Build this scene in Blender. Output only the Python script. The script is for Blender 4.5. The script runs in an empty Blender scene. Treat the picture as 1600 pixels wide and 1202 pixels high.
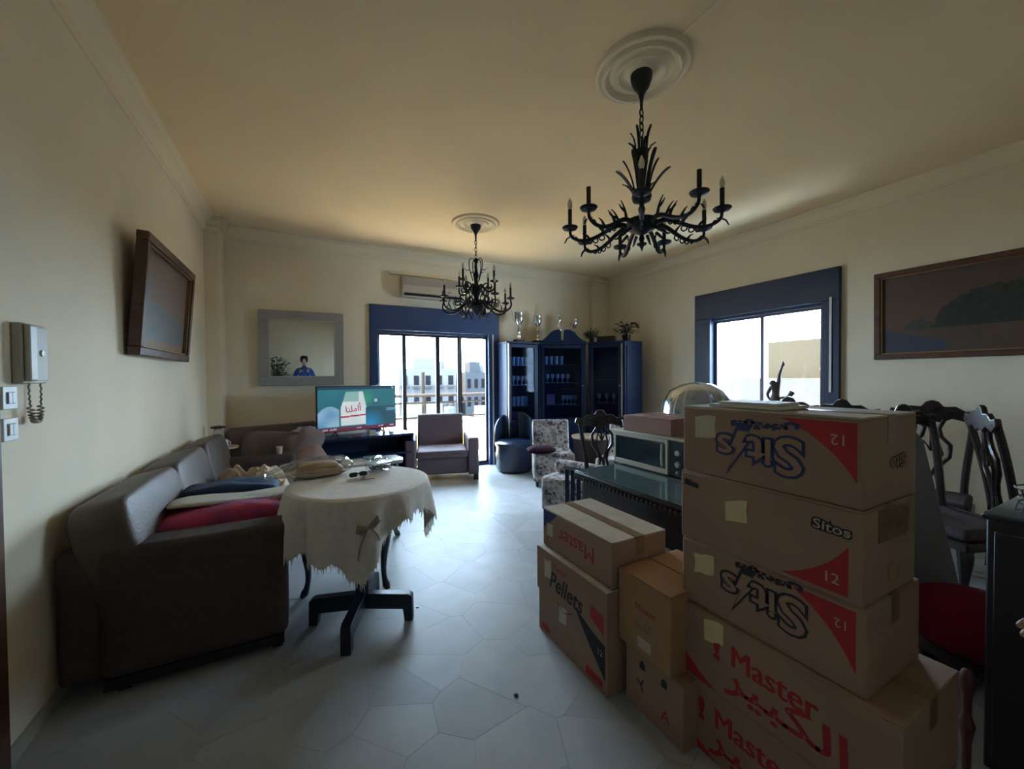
import bpy, math, random
from math import sin, cos, pi, radians as rad
from mathutils import Vector, Matrix, noise
random.seed(7)
SC = bpy.context.scene
COL = SC.collection

# ---------------------------------------------------------------- camera
F_PX, YAW, PITCH, ROLL, CAM_H = 615.5, .485, .018, -.008, 1.5
fw = Vector((sin(YAW), cos(YAW), 0)); rt = Vector((cos(YAW), -sin(YAW), 0)); up = Vector((0, 0, 1))
f2 = fw*cos(PITCH) - up*sin(PITCH); u2 = up*cos(PITCH) + fw*sin(PITCH)
r3 = rt*cos(ROLL) + u2*sin(ROLL); u3 = u2*cos(ROLL) - rt*sin(ROLL)
cd = bpy.data.cameras.new('camera'); cam = bpy.data.objects.new('camera', cd); COL.objects.link(cam)
cam.matrix_world = Matrix(((r3.x, u3.x, -f2.x, 0), (r3.y, u3.y, -f2.y, 0), (r3.z, u3.z, -f2.z, CAM_H), (0, 0, 0, 1)))
cd.sensor_width = 36; cd.lens = F_PX/1600*36; cd.clip_start = .02; cd.clip_end = 400
SC.camera = cam

# ---------------------------------------------------------------- daylight and exposure
SC.view_settings.view_transform = 'Standard'; SC.view_settings.look = 'None'
SC.view_settings.gamma = 1; SC.view_settings.use_curve_mapping = False
SC.view_settings.exposure = 0.85
w = bpy.data.worlds.new('hazy_sky'); SC.world = w; w.use_nodes = True
nt = w.node_tree; bg = nt.nodes['Background']
SKY_STRENGTH = 25.0
bg.inputs[0].default_value = (.56, .78, 1.0, 1); bg.inputs[1].default_value = SKY_STRENGTH
sl = bpy.data.lights.new('hazy_sun', 'SUN'); sl.energy = 170; sl.angle = rad(3); sl.color = (1, .88, .68)
so_ = bpy.data.objects.new('hazy_sun', sl); COL.objects.link(so_)
so_.rotation_euler = Vector((.26, -.035, -.96)).to_track_quat('-Z', 'Y').to_euler()
def portal(name, loc, rot, sx, sy):
    l = bpy.data.lights.new(name, 'AREA'); l.shape = 'RECTANGLE'; l.size = sx; l.size_y = sy
    l.cycles.is_portal = True
    o = bpy.data.objects.new(name, l); COL.objects.link(o); o.location = loc; o.rotation_euler = rot
portal('daylight_portal_door', (1.94, 6.5, 1.2), (rad(-90), 0, 0), 2.2, 2.4)
portal('daylight_portal_window', (5.8, 3.18, 1.75), (rad(90), 0, rad(90)), 2.0, 1.5)

# ---------------------------------------------------------------- materials
MATS = {}
def mat(name, col, rough=.6, metal=0, var=0, scale=8, bump=0, bscale=60, col2=None, coat=0, spec=.5, alpha=None, sheen=0, emit=0, detail=4, stretch=None):
    if name in MATS: return MATS[name]
    m = bpy.data.materials.new(name); m.use_nodes = True; n = m.node_tree.nodes; l = m.node_tree.links
    b = n['Principled BSDF']
    b.inputs['Base Color'].default_value = (*col, 1); b.inputs['Roughness'].default_value = rough
    b.inputs['Metallic'].default_value = metal; b.inputs['Specular IOR Level'].default_value = spec
    if coat: b.inputs['Coat Weight'].default_value = coat; b.inputs['Coat Roughness'].default_value = .08
    if sheen: b.inputs['Sheen Weight'].default_value = sheen
    if emit: b.inputs['Emission Color'].default_value = (*col, 1); b.inputs['Emission Strength'].default_value = emit
    tc = n.new('ShaderNodeTexCoord'); src = tc.outputs['Object']
    if stretch:
        mp = n.new('ShaderNodeMapping'); mp.inputs['Scale'].default_value = stretch; l.new(src, mp.inputs[0]); src = mp.outputs[0]
    if var or col2:
        t = n.new('ShaderNodeTexNoise'); t.inputs['Scale'].default_value = scale; t.inputs['Detail'].default_value = detail
        l.new(src, t.inputs['Vector'])
        r = n.new('ShaderNodeValToRGB'); r.color_ramp.elements[0].position = .35; r.color_ramp.elements[1].position = .65
        c2 = col2 or tuple(max(0, c*(1-var)) for c in col)
        r.color_ramp.elements[0].color = (*c2, 1); r.color_ramp.elements[1].color = (*col, 1)
        l.new(t.outputs[0], r.inputs[0]); l.new(r.outputs[0], b.inputs['Base Color'])
    if bump:
        t = n.new('ShaderNodeTexNoise'); t.inputs['Scale'].default_value = bscale; t.inputs['Detail'].default_value = 3
        l.new(src, t.inputs['Vector'])
        bp = n.new('ShaderNodeBump'); bp.inputs['Strength'].default_value = bump; bp.inputs['Distance'].default_value = .01
        l.new(t.outputs[0], bp.inputs['Height']); l.new(bp.outputs[0], b.inputs['Normal'])
    MATS[name] = m; return m
def glass_mat(name, tint=(1, 1, 1), refl=.12, rough=.02, fk=.45):
    if name in MATS: return MATS[name]
    m = bpy.data.materials.new(name); m.use_nodes = True; n = m.node_tree.nodes; l = m.node_tree.links; n.clear()
    o = n.new('ShaderNodeOutputMaterial'); tr = n.new('ShaderNodeBsdfTransparent'); gl = n.new('ShaderNodeBsdfGlossy'); mx = n.new('ShaderNodeMixShader')
    lw = n.new('ShaderNodeLayerWeight'); lw.inputs[0].default_value = .25
    mm = n.new('ShaderNodeMath'); mm.operation = 'MULTIPLY_ADD'; mm.inputs[1].default_value = fk; mm.inputs[2].default_value = refl*.3
    tr.inputs[0].default_value = (*tint, 1); gl.inputs['Roughness'].default_value = rough
    l.new(lw.outputs['Fresnel'], mm.inputs[0]); l.new(mm.outputs[0], mx.inputs[0])
    l.new(tr.outputs[0], mx.inputs[1]); l.new(gl.outputs[0], mx.inputs[2]); l.new(mx.outputs[0], o.inputs[0])
    MATS[name] = m; return m
def attr_mat(name, emit=0, rough=.5):
    if name in MATS: return MATS[name]
    m = bpy.data.materials.new(name); m.use_nodes = True; n = m.node_tree.nodes; l = m.node_tree.links
    b = n['Principled BSDF']; b.inputs['Roughness'].default_value = rough
    a = n.new('ShaderNodeAttribute'); a.attribute_name = 'Col'
    if emit:
        b.inputs['Base Color'].default_value = (.01, .01, .01, 1)
        l.new(a.outputs['Color'], b.inputs['Emission Color']); b.inputs['Emission Strength'].default_value = emit
    else: l.new(a.outputs['Color'], b.inputs['Base Color'])
    MATS[name] = m; return m
def patch_mat():
    m = bpy.data.materials.new('newsprint patchwork fabric'); m.use_nodes = True; n = m.node_tree.nodes; l = m.node_tree.links
    b = n['Principled BSDF']; b.inputs['Roughness'].default_value = .8
    tc = n.new('ShaderNodeTexCoord')
    v = n.new('ShaderNodeTexVoronoi'); v.distance = 'CHEBYCHEV'; v.inputs['Scale'].default_value = 11
    v2 = n.new('ShaderNodeTexVoronoi'); v2.distance = 'CHEBYCHEV'; v2.inputs['Scale'].default_value = 27
    l.new(tc.outputs['Object'], v.inputs['Vector']); l.new(tc.outputs['Object'], v2.inputs['Vector'])
    s1 = n.new('ShaderNodeSeparateColor'); s2 = n.new('ShaderNodeSeparateColor')
    l.new(v.outputs['Color'], s1.inputs[0]); l.new(v2.outputs['Color'], s2.inputs[0])
    ad = n.new('ShaderNodeMath'); ad.operation = 'MULTIPLY_ADD'; ad.inputs[1].default_value = .55
    mu = n.new('ShaderNodeMath'); mu.operation = 'MULTIPLY'; mu.inputs[1].default_value = .45
    l.new(s1.outputs[0], ad.inputs[0]); l.new(s2.outputs[1], mu.inputs[0]); l.new(mu.outputs[0], ad.inputs[2])
    r = n.new('ShaderNodeValToRGB'); cr = r.color_ramp; cr.interpolation = 'CONSTANT'
    stops = [(0, (.06, .055, .07)), (.27, (.26, .21, .2)), (.42, (.42, .37, .34)), (.53, (.24, .19, .2)), (.6, (.46, .41, .37)), (.78, (.1, .09, .12)), (.86, (.5, .42, .38))]
    cr.elements[0].position, cr.elements[0].color = 0, (*stops[0][1], 1)
    cr.elements[1].position, cr.elements[1].color = stops[1][0], (*stops[1][1], 1)
    for p, c in stops[2:]: e = cr.elements.new(p); e.color = (*c, 1)
    l.new(ad.outputs[0], r.inputs[0]); l.new(r.outputs[0], b.inputs['Base Color'])
    return m
M_WALL = mat('cream painted plaster', (.82, .72, .55), .85, bump=.12, bscale=90, var=.05, scale=2)
M_CEIL = mat('yellowed ceiling paint', (.90, .70, .44), .9, bump=.05, bscale=60, var=.04, scale=1.5)
M_PLASTER = mat('moulded plaster', (.84, .71, .51), .8)
M_NAVY_HAZE = mat('hazed navy steel', (.018, .048, .14), .45)  # navy frame colour with the blue glare of the door mixed in
M_SLATE_HAZE = mat('slate hazed navy steel', (.022, .034, .075), .45)  # slate frame tone, blue haze around the window included in the colour
M_BAR = mat('dark bronze bar', (.03, .027, .03), .4, metal=.3)
M_WOOD = mat('dark lacquered wood', (.018, .012, .014), .35, coat=.15, spec=.3, col2=(.04, .022, .018), scale=6, stretch=(1, 1, 12))
M_HAZE_WOOD = mat('blue hazed dark lacquer', (.006, .017, .052), .42, spec=.22, col2=(.009, .022, .065), scale=5, stretch=(1, 1, 9))  # dark wood coloured blue to stand in for veiling glare
M_BROWN = mat('brown frame wood', (.12, .055, .03), .4, col2=(.07, .03, .018), scale=14)
M_IRON = mat('blackened wrought iron', (.010, .012, .022), .5, metal=.2, bump=.3, bscale=80)
M_LEATHER = mat('taupe leather', (.12, .085, .068), .5, bump=.25, spec=.35, bscale=70, var=.25, scale=5)
M_FABRIC = mat('dark brown upholstery', (.075, .05, .045), .85, bump=.4, bscale=160, var=.2, scale=20)
M_GREYFAB = mat('grey brown upholstery', (.16, .115, .115), .8, bump=.3, bscale=140, var=.15, scale=12)
M_BLUELEATHER = mat('navy leather', (.012, .025, .06), .3, bump=.15, bscale=60, coat=.3)
M_PATCH = patch_mat()
M_CARD = mat('brown corrugated board', (.37, .235, .16), .8, var=.12, scale=4, bump=.06, bscale=40)
M_CARD2 = mat('orange corrugated board', (.42, .24, .12), .8, var=.12, scale=4, bump=.06, bscale=40)
M_CARDL = mat('pale worn board', (.56, .47, .36), .8, var=.18, scale=9)
M_TAPE = mat('brown packing tape', (.27, .16, .09), .35, var=.25, scale=30, stretch=(1, 8, 1))
M_RED = mat('red print', (.42, .025, .03), .7)
M_BLACK = mat('black print', (.02, .02, .025), .7)
M_BLUE = mat('navy print', (.03, .045, .14), .7)
M_NOTE = mat('yellow note paper', (.72, .62, .33), .8, var=.08, scale=20)
M_NOTEW = mat('cream note paper', (.60, .54, .40), .8)
M_WHITE = mat('white plastic', (.72, .72, .70), .4)
M_IVORY = mat('aged ivory plastic', (.50, .47, .38), .4)
M_GLASS = glass_mat('clear window glass')
M_CGLASS = glass_mat('dark cabinet glass', (.62, .74, .92), .02, .02, .14)
M_FILM = glass_mat('clear plastic film', (.93, .95, .96), .5, .12)
M_CHROME = mat('silver plate', (.75, .74, .72), .18, metal=1)
M_GREYFRAME = mat('silver grey frame', (.33, .31, .30), .5, bump=.2, bscale=30)
M_MIRROR = mat('mirror silvering', (.9, .92, .9), .01, metal=1)
M_CLOTH = mat('cream lace linen', (.80, .74, .66), .9, bump=.5, bscale=240, var=.1, scale=30)
M_LEAF = mat('dark green leaf', (.025, .05, .025), .5, var=.4, scale=20)
M_BULB = mat('frosted candle bulb', (.75, .68, .5), .25)
M_SKIN = mat('skin', (.55, .33, .24), .55)
M_BLACKPL = mat('black plastic', (.012, .012, .015), .3)

# ---------------------------------------------------------------- mesh helpers
class MB:
    def __init__(s): s.v = []; s.f = []
    def add(s, vs, fs, M=None):
        k = len(s.v); s.v += [tuple(M @ Vector(p)) if M else tuple(p) for p in vs]; s.f += [tuple(i+k for i in f) for f in fs]; return s
    def box(s, x0, y0, z0, x1, y1, z1, M=None):
        return s.add([(x0, y0, z0), (x1, y0, z0), (x1, y1, z0), (x0, y1, z0), (x0, y0, z1), (x1, y0, z1), (x1, y1, z1), (x0, y1, z1)],
                     [(0, 3, 2, 1), (4, 5, 6, 7), (0, 1, 5, 4), (1, 2, 6, 5), (2, 3, 7, 6), (3, 0, 4, 7)], M)
    def prism(s, poly, a, b, axis='z', M=None):
        n = len(poly)
        g = {'z': lambda p, t: (p[0], p[1], t), 'y': lambda p, t: (p[0], t, p[1]), 'x': lambda p, t: (t, p[0], p[1])}[axis]
        return s.add([g(p, a) for p in poly]+[g(p, b) for p in poly],
                     [tuple(range(n))[::-1], tuple(range(n, 2*n))]+[(i, (i+1) % n, n+(i+1) % n, n+i) for i in range(n)], M)
    def tube(s, pts, r, n=8, closed=False, M=None):
        pts = [Vector(p) for p in pts]; m = len(pts); R = r if isinstance(r, (list, tuple)) else [r]*m
        vs = []; ref = None
        for i, p in enumerate(pts):
            a = pts[(i-1) % m] if (closed or i > 0) else p; b = pts[(i+1) % m] if (closed or i < m-1) else p
            t = (b-a).normalized() if (b-a).length > 1e-9 else Vector((0, 0, 1))
            if ref is None: ref = Vector((0, 0, 1)) if abs(t.z) < .9 else Vector((1, 0, 0))
            u = (ref - t*ref.dot(t));
            if u.length < 1e-6: u = t.orthogonal()
            u.normalize(); ref = u; q = t.cross(u)
            vs += [tuple(p + (u*cos(2*pi*k/n) + q*sin(2*pi*k/n))*R[i]) for k in range(n)]
        fs = []
        for i in range(m if closed else m-1):
            j = (i+1) % m
            fs += [(i*n+k, i*n+(k+1) % n, j*n+(k+1) % n, j*n+k) for k in range(n)]
        if not closed: fs += [tuple(range(n))[::-1], tuple((m-1)*n+k for k in range(n))]
        return s.add(vs, fs, M)
    def lathe(s, prof, n=24, c=(0, 0, 0), M=None):
        vs = []; fs = []; m = len(prof)
        for r, z in prof:
            r = max(r, 1e-4); vs += [(c[0]+r*cos(2*pi*k/n), c[1]+r*sin(2*pi*k/n), c[2]+z) for k in range(n)]
        for i in range(m-1): fs += [(i*n+k, i*n+(k+1) % n, (i+1)*n+(k+1) % n, (i+1)*n+k) for k in range(n)]
        fs += [tuple(range(n))[::-1], tuple((m-1)*n+k for k in range(n))]
        return s.add(vs, fs, M)
    def grid(s, fn, nu, nv, cu=False, cv=False, M=None):
        vs = [tuple(fn(i/(nu if cu else nu-1), j/(nv if cv else nv-1))) for i in range(nu) for j in range(nv)]
        fs = [(i*nv+j, ((i+1) % nu)*nv+j, ((i+1) % nu)*nv+(j+1) % nv, i*nv+(j+1) % nv) for i in range(nu if cu else nu-1) for j in range(nv if cv else nv-1)]
        return s.add(vs, fs, M)
    def blob(s, w, d, h, e=.5, n=28, m=14, amp=0, fr=4, c=(0, 0, 0), seed=0, M=None):
        def sp(x, k): return math.copysign(abs(x)**k, x)
        def fn(u, v):
            a = 2*pi*u; b = -pi/2+pi*v
            p = Vector((w/2*sp(cos(b), e)*sp(cos(a), e), d/2*sp(cos(b), e)*sp(sin(a), e), h/2*sp(sin(b), max(e, .7))))
            if amp: p += noise.noise_vector(p*fr+Vector((seed, seed*2, 0)))*amp
            return p+Vector(c)
        return s.grid(fn, n, m, cu=True, M=M)
    def build(s, name, m, parent=None, bevel=0, seg=2, smooth=True, solid=0, sub=0, **tags):
        me = bpy.data.meshes.new(name); me.from_pydata(s.v, [], s.f)
        me.materials.append(m)
        if smooth:
            me.polygons.foreach_set('use_smooth', [True]*len(me.polygons)); me.set_sharp_from_angle(angle=rad(35))
        o = bpy.data.objects.new(name, me); COL.objects.link(o)
        if parent: o.parent = parent
        if solid: md = o.modifiers.new('solid', 'SOLIDIFY'); md.thickness = solid; md.offset = 0
        if bevel: md = o.modifiers.new('bevel', 'BEVEL'); md.width = bevel; md.segments = seg; md.limit_method = 'ANGLE'; md.angle_limit = rad(40)
        if sub: md = o.modifiers.new('sub', 'SUBSURF'); md.levels = sub; md.render_levels = sub
        for k, v in tags.items(): o[k] = v
        return o
def B(x0, y0, z0, x1, y1, z1): return MB().box(x0, y0, z0, x1, y1, z1)
def thing(name, label, cat, loc=(0, 0, 0), rz=0, group=None):
    o = bpy.data.objects.new(name, None); COL.objects.link(o); o.empty_display_size = .1
    o.location = loc; o.rotation_euler = (0, 0, rz); o['label'] = label; o['category'] = cat
    if group: o['group'] = group
    return o
def tag(o, label, cat, group=None):
    o['label'] = label; o['category'] = cat
    if group: o['group'] = group
    return o
def dup(root, loc=None, rz=None, label=None, parent=None):
    c = root.copy(); COL.objects.link(c)
    if parent: c.parent = parent
    else:
        if loc is not None: c.location = loc
        if rz is not None: c.rotation_euler = (root.rotation_euler.x, root.rotation_euler.y, rz)
        if label: c['label'] = label
    for ch in list(root.children): dup(ch, parent=c)
    return c
def struct(o): o['kind'] = 'structure'; return o
def bez(ps, n=10):
    ps = [Vector(p) for p in ps]; out = []
    for i in range(n+1):
        t = i/n; q = ps[:]
        while len(q) > 1: q = [q[k].lerp(q[k+1], t) for k in range(len(q)-1)]
        out.append(q[0])
    return out
FONT = None
def text(body, size, m, parent, loc, axes, name='lettering', ext=.0004, off=0, shear=0, sx=1.0, align='CENTER', space=1, rot=0, bold=0):
    cu = bpy.data.curves.new(name, 'FONT'); cu.body = body; cu.size = size; cu.extrude = ext; cu.offset = off+bold; cu.shear = shear
    cu.align_x = align; cu.align_y = 'CENTER'; cu.space_character = space; cu.resolution_u = 3
    t = bpy.data.objects.new(name, cu); COL.objects.link(t)
    bpy.context.view_layer.update()
    me = bpy.data.meshes.new_from_object(t.evaluated_get(bpy.context.evaluated_depsgraph_get()))
    bpy.data.objects.remove(t); bpy.data.curves.remove(cu)
    X, Y, Z = [Vector(a) for a in axes]
    c, s_ = cos(rot), sin(rot); X2 = X*c+Y*s_; Y2 = Y*c-X*s_
    A = Matrix(((X2.x*sx, Y2.x, Z.x, loc[0]), (X2.y*sx, Y2.y, Z.y, loc[1]), (X2.z*sx, Y2.z, Z.z, loc[2]), (0, 0, 0, 1)))
    me.transform(A); me.materials.clear(); me.materials.append(m)
    o = bpy.data.objects.new(name, me); COL.objects.link(o); o.parent = parent
    return o
AX_L = ((0, -1, 0), (0, 0, 1), (-1, 0, 0))    # printed on a face looking to -X
AX_F = ((1, 0, 0), (0, 0, 1), (0, -1, 0))     # printed on a face looking to -Y
def painted(name, w_, h_, nx, ny, fn, m, parent, M):
    mb = MB(); mb.grid(lambda u, v: M @ Vector(((u-.5)*w_, 0, (v-.5)*h_)), nx, ny)
    o = mb.build(name, m, parent, smooth=False)
    ca = o.data.color_attributes.new('Col', 'FLOAT_COLOR', 'POINT')
    buf = []
    for i in range(nx):
        for j in range(ny): buf += [*fn(i/(nx-1), j/(ny-1)), 1]
    ca.data.foreach_set('color', buf); return o
def mixc(a, b, t): t = max(0, min(1, t)); return tuple(x*(1-t)+y*t for x, y in zip(a, b))

# ================================================================ THE ROOM
XL, XR, YB, YF, H = -1.04, 5.45, 6.2, -1.6, 3.45
T = .28
# ---- floor of broken marble pieces set in grout
def clip(poly, nx, ny, d):
    out = []
    for i in range(len(poly)):
        a, b = poly[i], poly[(i+1) % len(poly)]; da = a[0]*nx+a[1]*ny-d; db = b[0]*nx+b[1]*ny-d
        if da <= 0: out.append(a)
        if (da < 0 < db) or (db < 0 < da): t = da/(da-db); out.append((a[0]+(b[0]-a[0])*t, a[1]+(b[1]-a[1])*t))
    return out
floor = struct(B(XL-.3, YF-.3, -.12, XR+.3, YB+.3, -.0035).build('floor', mat('floor grout', (.37, .37, .375), .42, spec=.14), smooth=False))
rf = random.Random(3); seeds = []
st = .26; ny_ = int((YB-YF)/st)+1; nx_ = int((XR-XL)/st)+1
for i in range(nx_):
    for j in range(ny_):
        if rf.random() > .22: seeds.append((XL+(i+.5+rf.uniform(-.45, .45))*st, YF+(j+.5+rf.uniform(-.45, .45))*st))
def marble(i, c, c2):
    c = (c[0]*.84, c[1]*.86, c[2]*.90); c2 = (c2[0]*.84, c2[1]*.86, c2[2]*.90)
    m = mat('marble piece %d' % i, c, .42, col2=c2, scale=5, detail=8, spec=.14, bump=.05, bscale=9)
    r_ = m.node_tree.nodes; return m
MARB = [marble(0, (.50, .50, .49), (.45, .45, .445)), marble(1, (.52, .52, .505), (.47, .465, .455)), marble(2, (.48, .48, .475), (.43, .43, .425)),
        marble(3, (.51, .505, .49), (.46, .455, .44)), marble(4, (.475, .465, .445), (.42, .41, .395)), marble(5, (.45, .45, .45), (.41, .41, .41))]
pieces = []
for k, (sx_, sy_) in enumerate(seeds):
    poly = [(max(XL, sx_-.9), max(YF, sy_-.9)), (min(XR, sx_+.9), max(YF, sy_-.9)), (min(XR, sx_+.9), min(YB, sy_+.9)), (max(XL, sx_-.9), min(YB, sy_+.9))]
    for m_, (tx, ty) in enumerate(seeds):
        if m_ == k or abs(tx-sx_) > 1.3 or abs(ty-sy_) > 1.3: continue
        dx, dy = tx-sx_, ty-sy_; L = math.hypot(dx, dy); nx, ny = dx/L, dy/L
        poly = clip(poly, nx, ny, nx*(sx_+tx)/2+ny*(sy_+ty)/2-.0006)
        if len(poly) < 3: break
    if len(poly) >= 3: pieces.append((sx_, sy_, poly))
def pkey(p):
    dx, dy = p[0], p[1]; f_ = dx*sin(YAW)+dy*cos(YAW); r_ = dx*cos(YAW)-dy*sin(YAW)
    inside = f_ > .3 and abs(r_/max(f_, .01)) < 1.5
    return (0 if inside else 1, math.hypot(dx, dy))
pieces.sort(key=pkey)
rest = MB()
for k, (a, b, poly) in enumerate(pieces):
    if k < 290:
        q = rf.choice([0, 0, 1, 1, 2, 3, 3, 4, 5]) if rf.random() < .6 else rf.choice([0, 1, 3])
        o = MB().prism(poly, -.006, 0).build('marble_piece', MARB[q], floor, smooth=False)
    else: rest.prism(poly, -.006, 0)
o = rest.build('marble_paving', MARB[0], floor, smooth=False, kind='stuff')

struct(B(XL-T, YF-T, H, XR+T, YB+T, H+.2).build('ceiling', M_CEIL, smooth=False))
# walls with their openings
DX0, DX1, DZ = .90, 2.97, 2.60
wb = MB(); wb.box(XL-T, YB, 0, DX0, YB+T, H); wb.box(DX1, YB, 0, XR+T, YB+T, H); wb.box(DX0, YB, DZ, DX1, YB+T, H)
struct(wb.build('wall_back', M_WALL, smooth=False))
WY0, WY1, WZ0, WZ1 = 2.26, 4.10, 1.02, 2.72
wr = MB(); wr.box(XR, YF-T, 0, XR+T, WY0, H); wr.box(XR, WY1, 0, XR+T, YB, H); wr.box(XR, WY0, 0, XR+T, WY1, WZ0); wr.box(XR, WY0, WZ1, XR+T, WY1, H)
struct(wr.build('wall_right', M_WALL, smooth=False))
wl = MB(); wl.box(XL-T, 2.14, 0, XL, YB, H); wl.box(XL-T, YF-T, 0, XL, 1.1, H); wl.box(XL-T, 1.1, 2.15, XL, 2.14, H)
struct(wl.build('wall_left', M_WALL, smooth=False))
struct(B(XL-T, YF-T, 0, XR+T, YF, H).build('wall_front', M_WALL, smooth=False))
# hallway door in the left wall (its casing shows at the frame's left edge)
d3 = struct(B(XL-.25, 1.1, .0, XL-.02, 2.14, 2.15).build('door_2', M_BROWN, bevel=.003))
cs = MB(); cs.box(XL-.02, 2.12, 0, XL+.025, 2.215, 2.22); cs.box(XL-.02, 1.05, 0, XL+.025, 1.14, 2.22); cs.box(XL-.02, 1.14, 2.12, XL+.025, 2.12, 2.22)
cs.build('door_casing', M_BROWN, d3, bevel=.006)
B(XL-.02, 1.24, .2, XL-.012, 2.02, .95).build('door_panel', M_BROWN, d3, bevel=.004)
B(XL-.02, 1.24, 1.1, XL-.012, 2.02, 1.98).build('door_panel', M_BROWN, d3, bevel=.004)
MB().tube([(XL-.02, 1.2, 1.03), (XL+.03, 1.2, 1.03), (XL+.03, 1.3, 1.03)], .009).build('door_handle', M_CHROME, d3)
# cornices
prof = [(0, 0), (0, -.155), (.012, -.155), (.018, -.135), (.03, -.128), (.038, -.10), (.055, -.07), (.08, -.045), (.098, -.035), (.105, -.018), (.118, -.012), (.118, 0)]
def cornice(name, f): struct(f.build(name, M_PLASTER))
def inv(p, sgn, off): return [(off+sgn*a, H+b) for a, b in p]
cornice('trim_1', MB().prism(inv(prof, 1, XL), YF, YB, 'y'))
cornice('trim_2', MB().prism(inv(prof, -1, XR), YF, YB, 'y'))
cornice('trim_3', MB().prism(inv(prof, -1, YB), XL+.02, XR-.02, 'x'))
cornice('trim_4', MB().prism(inv(prof, 1, YF), XL+.02, XR-.02, 'x'))
# corner pillars with their little capitals
def pillar(name, x0, y0, x1, y1, capx0, capy0, capx1, capy1):
    p = struct(B(x0, y0, 0, x1, y1, H).build(name, M_WALL, smooth=False))
    c = MB(); c.box(capx0, capy0, H-.155, capx1, capy1, H-.10); c.box(capx0-.02, capy0-.03, H-.10, capx1+.03, capy1, H-.04); c.box(capx0-.02, capy0-.06, H-.04, capx1+.06, capy1, H-.001)
    c.build('capital', M_PLASTER, p, bevel=.01)
pillar('trim_5', XL, 5.88, XL+.15, YB, XL, 5.86, XL+.165, YB)
pillar('trim_6', XR-.42, YB-.1, XR, YB, XR-.44, YB-.12, XR, YB)
for nm, seg in (('baseboard_left', (XL, 2.22, XL+.012, YB)), ('baseboard_back', (XL, YB-.012, DX0-.02, YB)), ('baseboard_right', (XR-.012, YF, XR, YB))):
    struct(B(seg[0], seg[1], 0, seg[2], seg[3], .07).build(nm, mat('marble skirting', (.42, .38, .32), .3, var=.1), smooth=False))

# ---- balcony door (four tall panes under a shutter box)
dr = struct(MB().box(DX0-.03, YB-.05, 2.235, DX1+.03, YB+.12, 2.61).build('door_1', M_NAVY_HAZE, bevel=.006))
fr = MB(); fr.box(DX0-.03, YB-.05, 0, .985, YB+.12, 2.235); fr.box(2.80, YB-.05, 0, DX1+.03, YB+.12, 2.235); fr.box(.985, YB, 2.195, 2.80, YB+.1, 2.235); fr.box(.985, YB, 0, 2.80, YB+.1, .025)
fr.build('door_frame', M_NAVY_HAZE, dr, bevel=.004)
B(2.86, YB-.062, 0, 2.885, YB-.05, 2.235).build('shutter_strap', M_WHITE, dr, smooth=False)
xs = [.985, 1.387, 1.93, 2.302, 2.80]
for i in range(4):
    a, b = xs[i], xs[i+1]; yy = YB+.05 if i in (1, 2) else YB+.02
    s = MB()
    wv = .032
    s.box(a-.008*(i>0), yy, .025, a+wv, yy+.03, 2.195); s.box(b-wv, yy, .025, b, yy+.03, 2.195); s.box(a+wv, yy, 2.16, b-wv, yy+.03, 2.195); s.box(a+wv, yy, .025, b-wv, yy+.03, .075)
    so = s.build('sliding_sash', M_BAR, dr, bevel=.002)
    B(a+.02, yy+.012, .075, b-.02, yy+.016, 2.16).build('pane', M_GLASS, so, smooth=False)
# ---- right window
wn = struct(MB().box(XR-.05, WY0-.02, 2.36, XR+.12, WY1+.02, 2.74).build('window_1', M_SLATE_HAZE, bevel=.006))
fr = MB(); fr.box(XR-.05, WY0-.02, WZ0, XR+.12, 2.41, 2.36); fr.box(XR-.05, 3.86, WZ0, XR+.12, WY1+.02, 2.36); fr.box(XR-.01, 2.41, 2.32, XR+.1, 3.86, 2.36); fr.box(XR-.03, 2.41, WZ0, XR+.1, 3.86, WZ0+.05)
fr.build('window_frame', M_SLATE_HAZE, wn, bevel=.004)
B(XR-.062, 2.31, 1.3, XR-.05, 2.332, 2.4).build('shutter_strap', M_WHITE, wn, smooth=False)
B(XR-.08, WY0-.03, WZ0-.04, XR+T+.05, WY1+.03, WZ0).build('window_sill', mat('marble sill', (.5, .47, .42), .3), wn, bevel=.005)
for a, b, xx in ((2.41, 3.16, .02), (3.12, 3.86, .055)):
    s = MB(); s.box(XR+xx, a, 1.07, XR+xx+.03, a+.045, 2.32); s.box(XR+xx, b-.045, 1.07, XR+xx+.03, b, 2.32); s.box(XR+xx, a+.045, 2.285, XR+xx+.03, b-.045, 2.32); s.box(XR+xx, a+.045, 1.07, XR+xx+.03, b-.045, 1.11)
    so = s.build('sliding_sash', mat('purple grey aluminium', (.10, .085, .12), .4, metal=.3), wn, bevel=.002)
    B(XR+xx+.012, a+.04, 1.11, XR+xx+.016, b-.04, 2.285).build('pane', M_GLASS, so, smooth=False)

# ================================================================ OUTSIDE
struct(B(-.6, YB+T, -.15, 4.2, 7.75, -.01).build('balcony_floor', mat('balcony tile', (.80, .72, .54), .6, var=.08)))
par = tag(B(-.6, 7.62, -.01, 4.2, 7.74, .56).build('parapet', mat('yellow painted parapet', (.25, .19, .085), .8, spec=0, var=.25, scale=3), bevel=.01), 'low yellow painted balcony parapet beyond the sliding door', 'parapet')
rl = thing('balcony_railing', 'grey metal railing with three rails above the yellow parapet', 'railing', (0, 7.68, .56))
for nm, z, r in (('top_rail', .60, .032), ('rail', .45, .020), ('rail', .16, .017)):
    MB().tube([(-.6, 0, z), (4.2, 0, z)], r, 8).build(nm, mat('grey paint railing', (.012, .012, .014), .7, spec=0), rl)
for x in (-.4, .75, 2.1, 3.42): MB().tube([(x, 0, 0), (x, 0, .60)], .024, 8).build('post', MATS['grey paint railing'], rl)
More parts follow.
